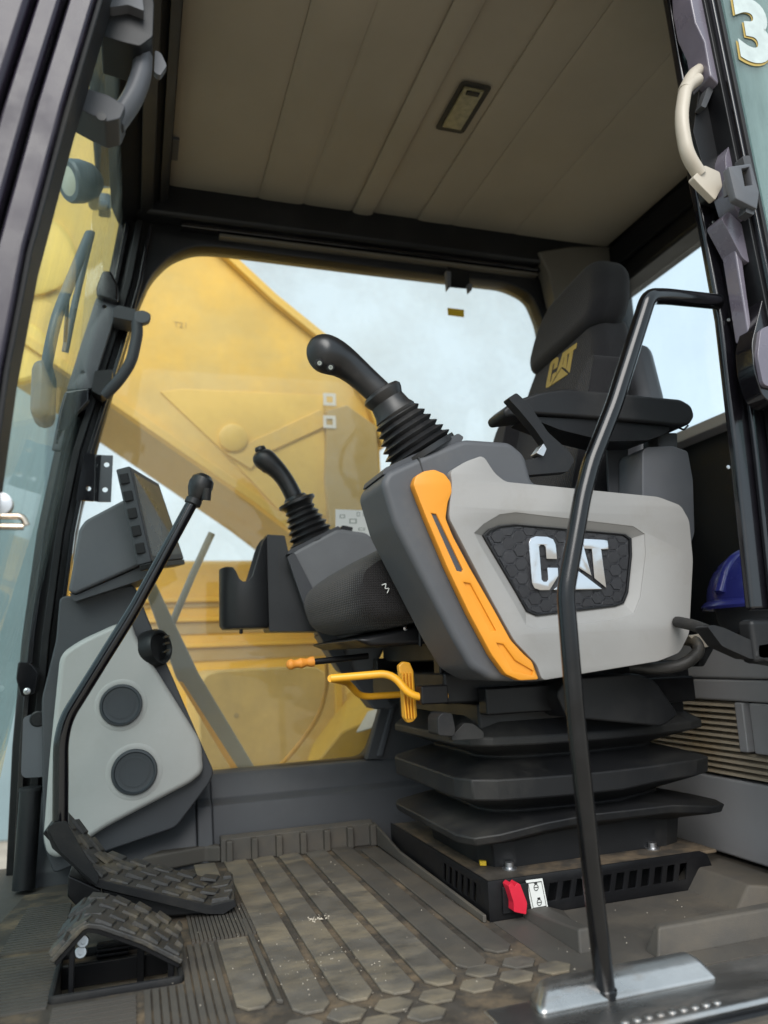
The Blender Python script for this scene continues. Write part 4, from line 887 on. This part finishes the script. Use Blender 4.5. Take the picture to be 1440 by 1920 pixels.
# armrest
arm = thing('armrest', 'black padded armrest on a grey telescopic column', 'armrest', at(1250, 1000, y=1.2))
prism('pad', fillet(PX([(944, 768), (962, 752), (1014, 734), (1060, 728), (1120, 733), (1278, 748), (1298, 760), (1304, 780), (1294, 796), (1272, 798), (1150, 786), (1000, 776), (950, 782)], 1.13), .008, 4), 1.13, 1.20, M['black_plastic'], arm, bev=.006, seg=3)
prism('under_shell', fillet(PX([(985, 780), (1150, 788), (1258, 799), (1252, 812), (1215, 826), (1140, 828), (1050, 806)], 1.14), .008), 1.14, 1.205, M['black_satin'], arm, bev=.014, seg=4)
prism('column', fillet(PX([(1205, 846), (1212, 838), (1262, 836), (1290, 846), (1300, 900), (1303, 1000), (1288, 1040), (1205, 1040)], 1.16), .006), 1.16, 1.235, M['mid_plastic'], arm, bev=.010, seg=4)
prism('column_neck', PX([(1232, 812), (1268, 812), (1268, 850), (1232, 850)], 1.175), 1.17, 1.22, M['dark_plastic'], arm, bev=.004)
tube('wire_loop', [at(1268, 800, y=1.15), at(1282, 806, y=1.14), at(1290, 798, y=1.15)], .0018, M['black_satin'], arm, .004, 8)
prism('belt', PX([(1135, 815), (1178, 822), (1168, 930), (1140, 930)], 1.24), 1.236, 1.242, M['dark_plastic'], arm, bev=.001)

# ================================================================== JOYSTICKS
def grip_loft(name, path, par, mt='soft_rubber', sub=1, side=(0, 1, 0)):
    """path: list of (point, half-width in plane, half-depth)"""
    rings = []; n = 16; P = [p_[0] for p_ in path]
    for i, (p_, a, b) in enumerate(path):
        d = (P[min(i + 1, len(P) - 1)] - P[max(i - 1, 0)]).normalized()
        u = Vector(side); u = (u - d * u.dot(d)).normalized(); w = d.cross(u)
        rings.append([p_ + w * a * math.cos(2 * math.pi * k / n) + u * b * math.sin(2 * math.pi * k / n) for k in range(n)])
    return loft(name, rings, M[mt], par, sub=sub)
def boot(par, base, topc, r0, r1, n, base_dir, sq=.9):
    ax = (topc - base); H = ax.length; prof = []
    for k in range(n):
        t = k / n; r = r0 + (r1 - r0) * t
        prof += [(r * .86, H * t), (r * .97, H * (t + .30 / n)), (r * 1.0, H * (t + .42 / n)), (r * .97, H * (t + .54 / n)), (r * .85, H * (t + .84 / n))]
    prof += [(r1 * .88, H)]
    prof = [(r0 * 1.02, -.010), (r0 * 1.02, -.001)] + prof
    return lathe('boot', base, ax, prof, M['soft_rubber'], par, 36, sq, u0=(1, 0, 0))
jl = thing('joystick', 'black joystick with bulbous grip and two buttons on the left console', 'joystick', at(785, 850, y=1.13))
yj = 1.125
b0, t0 = at(788, 848, y=yj), at(741, 776, y=yj)
boot(jl, b0, t0, .0605, .0375, 6, None)
ax = (t0 - b0).normalized()
lathe('collar', t0 - ax * .004, ax, [(.036, 0), (.0375, .004), (.033, .012), (.030, .028), (.034, .036), (.0355, .042), (.032, .047), (.024, .049)], M['soft_rubber'], jl, 32, .95)
pj = [(725, 752), (712, 738), (680, 708), (650, 682), (630, 671), (612, 664), (598, 659), (588, 656), (583, 655)]
hw = [.0235, .0225, .0225, .0258, .0305, .0328, .0305, .0225, .009]; hd_ = [.022, .021, .021, .024, .028, .030, .028, .020, .008]
pts_ = [at(a, b, y=yj - .004 * max(0, i - 3)) for i, (a, b) in enumerate(pj)]
grip_loft('grip', list(zip(pts_, hw, hd_)), jl)
for a, b in ((601, 679), (622, 687)):
    c = at(a, b, y=yj - .029); bt = lathe('button', c + Vector((0, .010, .002)), (-.15, -1, -.35), [(.0068, 0), (.0068, .006), (.0055, .008), (.0001, .0082)], M['black_plastic'], jl, 18)
    lathe('button_mark', c + Vector((0, .010, .002)) + Vector((-.15, -1, -.35)).normalized() * .0083, (-.15, -1, -.35), [(.0034, 0), (.0034, .0003), (.0018, .0003), (.0018, 0)], M['grey_print'], bt, 14)
jr = thing('joystick', 'black joystick with thumb knobs on the slate console beyond the cushion', 'joystick', at(585, 1010, y=1.79))
yk = 1.79
b0, t0 = at(588, 1016, y=yk), at(560, 950, y=yk)
boot(jr, b0, t0, .058, .034, 6, None)
ax = (t0 - b0).normalized()
lathe('collar', t0 - ax * .004, ax, [(.034, 0), (.037, .006), (.0455, .012), (.0455, .019), (.030, .023), (.026, .030)], M['soft_rubber'], jr, 28)
pj = [(556, 945), (550, 928), (538, 905), (526, 888), (514, 876), (502, 866), (492, 858), (486, 850), (484, 846)]
hw = [.0235, .0215, .0215, .022, .0245, .028, .0285, .022, .008]
grip_loft('grip', [(at(a, b, y=yk), w_, w_ * .95) for (a, b), w_ in zip(pj, hw)], jr)
lathe('thumb_knob', at(488, 842, y=yk), Vector((-.3, -.2, 1)), [(.012, -.01), (.014, .0), (.011, .006), (.0001, .009)], M['soft_rubber'], jr, 18)
lathe('thumb_knob', at(511, 860, y=yk), Vector((.6, -.2, 1)), [(.010, -.01), (.011, .002), (.008, .006), (.0001, .007)], M['soft_rubber'], jr, 18)
lathe('trigger', at(498, 880, y=yk), Vector((-.4, 0, -1)), [(.010, -.008), (.010, .003), (.006, .008), (.0001, .009)], M['soft_rubber'], jr, 14)

# ================================================================== RIGHT CONSOLE, BIN
rc = thing('right_console', 'slate grey console carrying the far joystick beyond the seat', 'console', at(650, 1250, y=1.8))
prism('shell', fillet(PX([(541, 1042), (556, 1030), (632, 990), (688, 998), (704, 1012), (716, 1040), (740, 1180), (700, 1262), (655, 1262), (620, 1210), (585, 1130)], 1.735), .010, 5), 1.735, 1.86, M['slate_plastic'], rc, bev=.010, seg=4)
prism('front_edge', fillet(PX([(538, 1044), (552, 1036), (600, 1130), (665, 1262), (640, 1262), (575, 1150)], 1.73), .005), 1.728, 1.74, M['dark_plastic'], rc, bev=.004)
prism('boot_collar', fillet(PX([(538, 1040), (544, 1030), (634, 986), (640, 994), (560, 1034)], 1.74), .003), 1.738, 1.85, M['dark_plastic'], rc, bev=.004)
prism('top_cap', fillet(PX([(634, 996), (640, 986), (660, 990), (658, 998)], 1.76), .003), 1.75, 1.80, M['black_plastic'], rc, bev=.003)
sk_ = thing('side_knob', 'dark rounded knob peeping out behind the console edge', 'knob', at(715, 945, y=1.45))
lathe('knob', at(704, 930, y=1.45), (.6, .1, -.5), [(.0001, -.012), (.012, -.010), (.016, 0), (.014, .012), (.010, .03), (.009, .06)], M['black_plastic'], sk_, 20)
cb = thing('storage_bin', 'open black plastic cup bin with notched rim beside the far console', 'bin', at(490, 1185, y=1.8))
zc = [(417, 1066), (424, 1062), (438, 1064), (448, 1088), (462, 1092), (472, 1082), (494, 1012), (502, 1000), (532, 1004), (542, 1050), (575, 1120), (606, 1184), (520, 1184), (428, 1180), (416, 1172)]
mat('bin_plastic', (.024, .025, .027), .42, bump=.1, bscale=900, spec=.4)
prof_ = [(at(a, b, y=1.745).x, at(a, b, y=1.745).z) for a, b in ((415, 1063), (426, 1061), (438, 1063), (448, 1084), (456, 1091), (466, 1090), (474, 1080), (494, 1016), (504, 1001), (518, 1001))]
def topz(x):
    for (xa_, za_), (xb_, zb_) in zip(prof_, prof_[1:]):
        if x <= xb_: return za_ + (zb_ - za_) * max(0, min(1, (x - xa_) / (xb_ - xa_)))
    return prof_[-1][1]
xl, xr = at(416, 1120, y=1.745).x, at(512, 1120, y=1.745).x; xm, rx = (xl + xr) / 2, (xr - xl) / 2
zf = at(460, 1181, y=1.745).z; nn_ = 48; R0, R1, R2, R3 = [], [], [], []
for k in range(nn_):
    t = 2 * math.pi * k / nn_; cx, cy = math.copysign(abs(math.cos(t)) ** .8, math.cos(t)), math.copysign(abs(math.sin(t)) ** .8, math.sin(t))
    xo = xm + rx * cx; zt_ = topz(xo)
    R0.append(Vector((xm + (rx - .006) * cx, 1.80 + .049 * cy, zf + .004))); R1.append(Vector((xo, 1.80 + .055 * cy, zf + .012)))
    R2.append(Vector((xo, 1.80 + .055 * cy, zt_))); R3.append(Vector((xm + (rx - .005) * cx, 1.80 + .050 * cy, zt_)))
R4 = [v - Vector((0, 0, v.z - zf - .016)) for v in R3]
loft('bin_wall', [R0, R1, R2, R3, R4], M['bin_plastic'], cb, ang=50)
prism('bin_side', fillet(PX([(500, 1002), (534, 1004), (544, 1050), (575, 1120), (606, 1184), (505, 1184)], 1.765), .004, 3), 1.765, 1.85, M['bin_plastic'], cb, bev=.004)
prism('fold_seam', PX([(522, 1024), (524, 1024), (526, 1098), (524, 1098)], 1.7645), 1.7640, 1.766, M['black_print'], cb, bev=0)
lathe('peg', at(452, 1183, y=1.75), (0, 0, -1), [(.004, -.004), (.004, .006), (.0001, .007)], M['black_satin'], cb, 10)
rc_leg = prism('support_leg', PX([(596, 1190), (640, 1185), (742, 1330), (700, 1330)], 1.76), 1.755, 1.82, M['mid_plastic'], rc, bev=.006)

# ================================================================== SEAT LEVERS
b1 = thing('slide_bar', 'yellow cranked seat slide bar running across below the cushion', 'bar', at(800, 1305, y=1.25))
tube('bar', [at(620, 1272, y=1.27), at(735, 1262, y=1.25), at(772, 1308, y=1.235), at(838, 1304, y=1.235)], .0066, M['yellow_steel'], b1, .022, 14)
tube('bar_return', [at(621, 1272, y=1.27), at(652, 1280, y=1.42), at(676, 1307, y=1.46), at(752, 1302, y=1.46)], .0064, M['yellow_steel'], b1, .022, 14)
bx('bar_socket', .452, .50, 1.222, 1.25, .338, .368, M['black_satin'], b1, .003)
b2 = thing('adjust_lever', 'black lever with ribbed orange grip under the cushion front', 'lever', at(600, 1240, y=1.5))
tube('rod', [at(588, 1241, y=1.5), at(690, 1230, y=1.5)], .0062, M['black_satin'], b2, 0, 12)
dd = at(590, 1240, y=1.5) - at(537, 1247, y=1.5); LL = dd.length
lathe('grip', at(537, 1247, y=1.5), dd, [(.004, 0)] + [(.0088 + .0016 * math.sin(k * 1.9), LL * (k + .6) / 9) for k in range(8)] + [(.010, LL * .97), (.0001, LL)], M['orange_grip'], b2, 16)
b3 = thing('ribbed_paddle', 'upright yellow ribbed plastic paddle crossing the slide bar', 'paddle', at(768, 1350, y=1.22))
pp = PX([(748, 1248), (757, 1240), (770, 1242), (777, 1258), (784, 1344), (776, 1354), (766, 1356), (758, 1346), (755, 1300)], 1.265)
prism('body', fillet(pp, .003), 1.267, 1.280, M['yellow_steel'], b3, bev=.003)
for k in range(4):
    prism('rib', PX([(752.5 + k * 6.3, 1262), (755 + k * 6.3, 1262), (763 + k * 5.3, 1348), (760.5 + k * 5.3, 1348)], 1.260), 1.260, 1.2675, M['yellow_steel'], b3, bev=.0006)

# hose loop behind the seat
hs = thing('hose_loop', 'worn brown rubber hose looping out behind the seat', 'hose', at(1280, 1250, y=1.2))
tube('hose', [at(1180, 1252, y=1.2), at(1240, 1254, y=1.17), at(1285, 1246, y=1.15), at(1312, 1222, y=1.15), at(1306, 1202, y=1.16), at(1270, 1198, y=1.2)], .0105, M['pedal_rubber'], hs, .03, 14)
prism('clamp', PX([(1296, 1200), (1330, 1196), (1336, 1218), (1318, 1250), (1306, 1250), (1312, 1220)], 1.17), 1.165, 1.19, M['rubber'], hs, bev=.004)
prism('tag_plate', PX([(1288, 1192), (1322, 1186), (1336, 1210), (1312, 1216)], 1.165), 1.16, 1.166, M['beige_plastic'], hs, bev=.001)

# blue helmet in the rear locker
he = thing('safety_helmet', 'shiny blue plastic safety helmet lying behind the door post', 'helmet', (1.24, 1.28, .43))
hc = at(1430, 1128, x=1.24)
rings = []
for k in range(11):
    a = math.pi / 2 * k / 10; r_ = math.cos(a)
    rings.append([hc + Vector((.105 * r_ * math.cos(t), .112 * r_ * math.sin(t), .112 * math.sin(a))) for t in [2 * math.pi * q / 32 for q in range(32)]] if r_ > .01 else
                 [hc + Vector((.002 * math.cos(t), .002 * math.sin(t), .112)) for t in [2 * math.pi * q / 32 for q in range(32)]])
loft('shell', rings, M['blue_plastic'], he, ang=70)
lathe('brim', hc - Vector((0, 0, .006)), (0, 0, 1), [(.095, -.004), (.118, -.006), (.120, .0), (.114, .008), (.103, .014)], M['blue_plastic'], he, 32)
tube('crest', [hc + Vector((-.104, 0, .02)), hc + Vector((-.074, 0, .084)), hc + Vector((0, 0, .112)), hc + Vector((.074, 0, .084))], .012, M['blue_plastic'], he, .05, 12)
lathe('liner', hc - Vector((0, 0, .01)), (0, 0, -1), [(.094, 0), (.09, .03), (.075, .05), (.0001, .052)], M['dark_plastic'], he, 28)

# ================================================================== ROOF LAMP, HOOK, STICKERS
rl = thing('roof_lamp', 'rectangular roof lamp with black frame and clear lens in the headliner', 'lamp', (.697, 1.42, 1.65))
lo = fillet([(.660, 1.338), (.734, 1.338), (.734, 1.502), (.660, 1.502)], .012)
li = fillet([(.677, 1.360), (.717, 1.360), (.717, 1.480), (.677, 1.480)], .004)
plate('frame', [lo, li], (0, 0, 1.632), (1, 0, 0), (0, 1, 0), -.022, M['black_plastic'], rl, .0)
bx('lens', .673, .721, 1.354, 1.486, 1.638, 1.646, M['lens_clear'], rl, .002)
bx('switch', .682, .712, 1.358, 1.370, 1.635, 1.638, M['black_plastic'], rl, .001)
gr = thing('ceiling_clip', 'small dark recessed clip at the front edge of the headliner', 'clip', at(328, 282, z=1.64))
c = at(328, 282, z=1.6415)
bx('clip', c.x - .008, c.x + .008, c.y - .05, c.y + .03, 1.634, 1.643, M['dark_plastic'], gr, .002)
hk = thing('blind_hook', 'small black folded hook bracket hanging over the side window', 'hook', at(860, 510, y=1.90))
prism('plate', PX([(838, 500), (880, 508), (880, 542), (838, 538)], 1.89), 1.888, 1.892, M['black_satin'], hk, bev=.001)
prism('ear', PX([(833, 512), (842, 514), (842, 540), (836, 548)], 1.885), 1.87, 1.887, M['mid_plastic'], hk, bev=.001)
prism('ear', PX([(874, 536), (882, 536), (881, 548), (876, 552)], 1.885), 1.87, 1.887, M['mid_plastic'], hk, bev=.001)
o = prism('window_sticker', PX([(839, 577), (870, 581), (870, 595), (840, 591)], 1.963), 1.9625, 1.9635, M['yellow_tape'], None, bev=0)
tag(o, 'small yellow warning sticker near the top of the side window', 'sticker')
ws = thing('warning_placard', 'pale placard of control diagrams stuck low on the side window', 'placard', at(668, 980, y=1.96))
prism('card', PX([(629, 955), (711, 958), (711, 1006), (660, 1004), (629, 990)], 1.962), 1.961, 1.963, M['white_print'], ws, bev=0)
for (a, b, w_, h_) in ((642, 968, 10, 7), (672, 964, 6, 8), (684, 964, 7, 7), (662, 977, 14, 9), (698, 977, 14, 9), (645, 988, 9, 5), (678, 992, 12, 5)):
    c = PX([(a - w_ / 2, b - h_ / 2), (a + w_ / 2, b - h_ / 2), (a + w_ / 2, b + h_ / 2), (a - w_ / 2, b + h_ / 2)], 1.96)
    mm = Vector(((c[0][0] + c[2][0]) / 2, (c[0][1] + c[2][1]) / 2))
    yplate('diagram', [c, [tuple(Vector(v).lerp(mm, .35)) for v in c]], 1.9604, .0004, M['grey_print'], ws)
w2 = thing('instruction_card', 'white lined instruction card beside the control placard', 'card', at(728, 970, y=1.96))
prism('card', PX([(713, 955), (745, 958), (745, 986), (713, 984)], 1.962), 1.961, 1.963, M['white_print'], w2, bev=0)
for k in range(3): prism('text_line', PX([(716, 961 + k * 8), (742, 963 + k * 8), (742, 965 + k * 8), (716, 963 + k * 8)], 1.9606), 1.9602, 1.9608, M['grey_print'], w2, bev=0)

# ================================================================== OUTSIDE
bo = thing('digger_boom', 'massive dusty yellow excavator boom outside the side window', 'boom', (.8, 3.0, .4))
YB, YB2 = 2.7, 3.3
up_ = [(-2.2, 4.3), (-.95, 3.55), (-.50, 3.0), (-.223, 2.6), (.24, 1.953), (.47, 1.745), (.699, 1.57), (.83, 1.36), (.88, 1.2)]
lo_ = [(.88, .35), (.70, .62), (.56, .88), (.407, 1.0), (-.094, 1.347), (-.55, 1.66), (-1.2, 2.15), (-2.2, 2.75)]
prism('web_plate', up_ + lo_, YB, YB + .03, M['boom_paint'], bo, bev=.004)
prism('web_plate', up_ + lo_, YB2 - .03, YB2, M['boom_paint'], bo, bev=.004)
def flange(name, pts, t, mt, y0_, y1_):
    n_ = []
    for i in range(len(pts)):
        a, b = Vector(pts[max(i - 1, 0)]), Vector(pts[min(i + 1, len(pts) - 1)]); d = (b - a).normalized(); n_.append(Vector((-d.y, d.x)))
    return prism(name, [tuple(p_) for p_ in pts] + [tuple(Vector(p_) + n * t) for p_, n in reversed(list(zip(pts, n_)))], y0_, y1_, M[mt], bo, bev=.003)
flange('top_flange', up_, .03, 'boom_paint', YB - .035, YB2 + .035)
flange('bottom_flange', [tuple(p_) for p_ in lo_[1:]], .03, 'boom_paint', YB - .035, YB + .02)
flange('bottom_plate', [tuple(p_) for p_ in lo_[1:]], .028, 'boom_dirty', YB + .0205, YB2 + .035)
prism('pale_patch', PX([(300, 735), (340, 730), (606, 742), (612, 968), (520, 955), (430, 858)], YB - .003), YB - .006, YB + .001, M['boom_pale'], bo, bev=.002)  # pale patch laid on the boom side
prism('yellow_band', PX([(425, 852), (450, 838), (600, 768), (610, 800), (500, 850), (470, 880)], YB - .012), YB - .016, YB - .005, M['boom_paint'], bo, bev=.003)  # yellow band raised across the pale patch
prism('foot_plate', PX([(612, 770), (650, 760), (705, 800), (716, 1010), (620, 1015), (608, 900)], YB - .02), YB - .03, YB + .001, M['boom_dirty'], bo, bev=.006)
lathe('pin_boss', at(437, 822, y=YB - .012), (0, -1, 0), [(.05, -.02), (.05, .012), (.042, .016), (.0001, .016)], M['boom_pale'], bo, 28)
lathe('pale_disc', at(52, 478, y=YB), (0, -1, 0), [(.155, -.02), (.155, .018), (.14, .024), (.0001, .024)], M['boom_pale'], bo, 40)  # pale discs painted for the brighter, lit part of the boom side
lathe('pale_disc', at(30, 660, y=YB), (0, -1, 0), [(.11, -.02), (.11, .012), (.10, .018), (.0001, .018)], M['boom_pale'], bo, 36)
for a, b in ((618, 749), (618, 791)):
    c = at(a, b, y=YB - .033); s = .024
    yplate('square_mark', [[(c.x - s, c.z - s), (c.x + s, c.z - s), (c.x + s, c.z + s), (c.x - s, c.z + s)], [(c.x - s * .5, c.z - s * .5), (c.x + s * .5, c.z - s * .5), (c.x + s * .5, c.z + s * .5), (c.x - s * .5, c.z + s * .5)]], YB - .034, .002, M['white_print'], bo)
cu_ = bpy.data.curves.new('stencil', 'FONT'); cu_.body = 'T21'; cu_.size = 1; cu_.resolution_u = 3
c = at(325, 613, y=YB - .002); textmesh(cu_, c, (1, 0, 0), (0, 0, 1), .032, M['boom_dirty'], 'stencil', bo)

eh = thing('engine_hood', 'yellow machine hood with horizontal louvre bands low outside the window', 'hood', (.3, 3.5, .5))
bx('hood_body', -.40, 1.6, 3.40, 4.4, -.6, .865, M['body_paint'], eh, .05, 4)
for k, (pa, pb_) in enumerate(((1128, 1137), (1164, 1186), (1212, 1236))):
    za_, zb_ = at(460, pa, y=3.39).z, at(460, pb_, y=3.39).z
    bx('louvre_band', -.35, 1.5, 3.39, 3.41, zb_, za_, M['boom_dirty'], eh, .003)
    bx('louvre_lip', -.35, 1.5, 3.37, 3.41, za_ + .001, za_ + .02, M['body_paint'], eh, .006)
fe = thing('tool_box', 'cream dusted yellow storage box with rounded lid outside the sill', 'tool box', (.4, 2.6, 0))
bxp = fillet(PX([(372, 1300), (385, 1266), (410, 1258), (590, 1250), (612, 1262), (626, 1276), (650, 1276), (655, 1470), (380, 1500)], 2.50), .015, 4)
prism('box', bxp, 2.50, 3.1, M['body_cream'], fe, bev=.02, seg=4)
prism('rib', PX([(628, 1278), (640, 1278), (645, 1365), (630, 1365)], 2.49), 2.485, 2.505, M['body_paint'], fe, bev=.004)
lathe('screw', at(443, 1342, y=2.5), (0, -1, 0), [(.008, 0), (.008, .004), (.0001, .005)], M['boom_dirty'], fe, 12)
fd = thing('fender_cover', 'sloping yellow deck cover with a white label beside the cab', 'cover', (.7, 2.3, -.1))
hull8('cover', [at(a, b, y=2.15) for a, b in ((560, 1470), (640, 1372), (760, 1320), (800, 1500))], [at(a, b, y=2.6) for a, b in ((590, 1380), (650, 1300), (780, 1230), (820, 1380))], M['body_paint'], fd, .008)
q0, q1, q2 = at(640, 1372, y=2.15), at(760, 1320, y=2.15), at(650, 1300, y=2.6); qn = (q1 - q0).cross(q2 - q0).normalized(); qn = qn if qn.z > 0 else -qn
lb = [atp(a, b, q0 + qn * .006, qn) for a, b in ((668, 1372), (690, 1334), (716, 1326), (704, 1362))]
hull8('label', lb, [v - qn * .003 for v in lb], M['white_print'], fd, 0)
o = tube('yellow_hose', [at(522, 1440, y=2.1), at(560, 1398, y=2.1), at(600, 1340, y=2.1), at(614, 1285, y=2.1), at(612, 1245, y=2.1)], .0062, M['yellow_steel'], None, .08, 10)
tag(o, 'thin yellow hose curving down outside the side window', 'hose')
o = tube('grey_stay', [at(397, 1000, y=2.2), at(360, 1080, y=2.2), at(318, 1180, y=2.2)], .010, M['bar_grey'], None, 0, 12)
tag(o, 'thin grey stay rod leaning outside the side window', 'rod')
mb = thing('outside_rail', 'broad grey steel rail slanting down outside the window sill', 'rail', at(460, 1440, y=2.06))
prism('rail', PX([(262, 1080), (290, 1090), (372, 1262), (482, 1446), (440, 1446), (330, 1270)], 2.06), 2.05, 2.075, M['bar_grey'], mb, bev=.006)
prism('yellow_edge', PX([(335, 1278), (342, 1278), (446, 1440), (432, 1440)], 2.048), 2.04, 2.052, M['yellow_steel'], mb, bev=.002)

# work lamp, wiper in front of the windscreen
WP = WS0 - WSN * .10
wlp = thing('work_lamp', 'round grey work lamp on a clamp outside the windscreen', 'lamp', atp(140, 350, WP, WSN))
lp = atp(150, 340, WP, WSN); ld = (atp(118, 352, WP, WSN) - lp).normalized(); ld = Vector((-.80, -.42, -.38)).normalized()
lathe('housing', lp, ld, [(.0001, -.05), (.025, -.048), (.042, -.03), (.050, 0), (.050, .026), (.046, .032), (.042, .032)], M['lamp_grey'], wlp, 32)
lathe('lens', lp, ld, [(.044, .024), (.042, .030), (.025, .034), (.0001, .035)], M['lamp_lens'], wlp, 28)
tube('clamp_arm', [lp - ld * .04, atp(175, 385, WP, WSN), atp(208, 382, WP, WSN)], .014, M['lamp_grey'], wlp, .02, 12)
tube('pin', [atp(172, 352, WP, WSN), atp(212, 350, WP, WSN)], .004, M['lamp_grey'], wlp, 0, 8)
bw = atp(196, 385, WP, WSN); box('clamp', bw, (.035, .06, .05), M['lamp_grey'], wlp, .006)
wi = thing('wiper', 'grey windscreen wiper arm and blade outside the glass', 'wiper', atp(80, 700, WP, WSN))
WQ = WS0 - WSN * .035
tube('arm', [atp(168, 440, WQ, WSN), atp(135, 520, WQ, WSN), atp(104, 600, WQ, WSN), atp(86, 690, WQ, WSN), atp(76, 760, WQ, WSN)], .011, M['lamp_grey'], wi, .05, 10)
tube('blade', [atp(172, 435, WQ, WSN), atp(142, 560, WQ, WSN), atp(122, 660, WQ, WSN)], .0075, M['lamp_grey'], wi, .05, 10)
tube('link', [atp(128, 540, WQ, WSN), atp(122, 640, WQ, WSN)], .004, M['lamp_grey'], wi, 0, 8)
bwm = atp(82, 740, WQ, WSN); box('motor_cover', bwm, (.04, .10, .12), M['lamp_grey'], wi, .02, 3)
bkd = thing('backdrop_wall', 'added blue grey wall standing in for the unclear backdrop beyond the lower windscreen', 'backdrop', (-4, 9, -1.25))  # added stand-in wall, gives the lower windscreen its blue-grey tone
bx('wall', -9.0, -.95, 9.0, 14.0, -1.25, 3.6, M['backdrop_paint'], bkd, .02)
for k in range(12): bx('wall_rib', -8.9 + k * .66, -8.7 + k * .66, 8.93, 9.0, -1.2, 3.55, M['backdrop_paint'], bkd, .01)
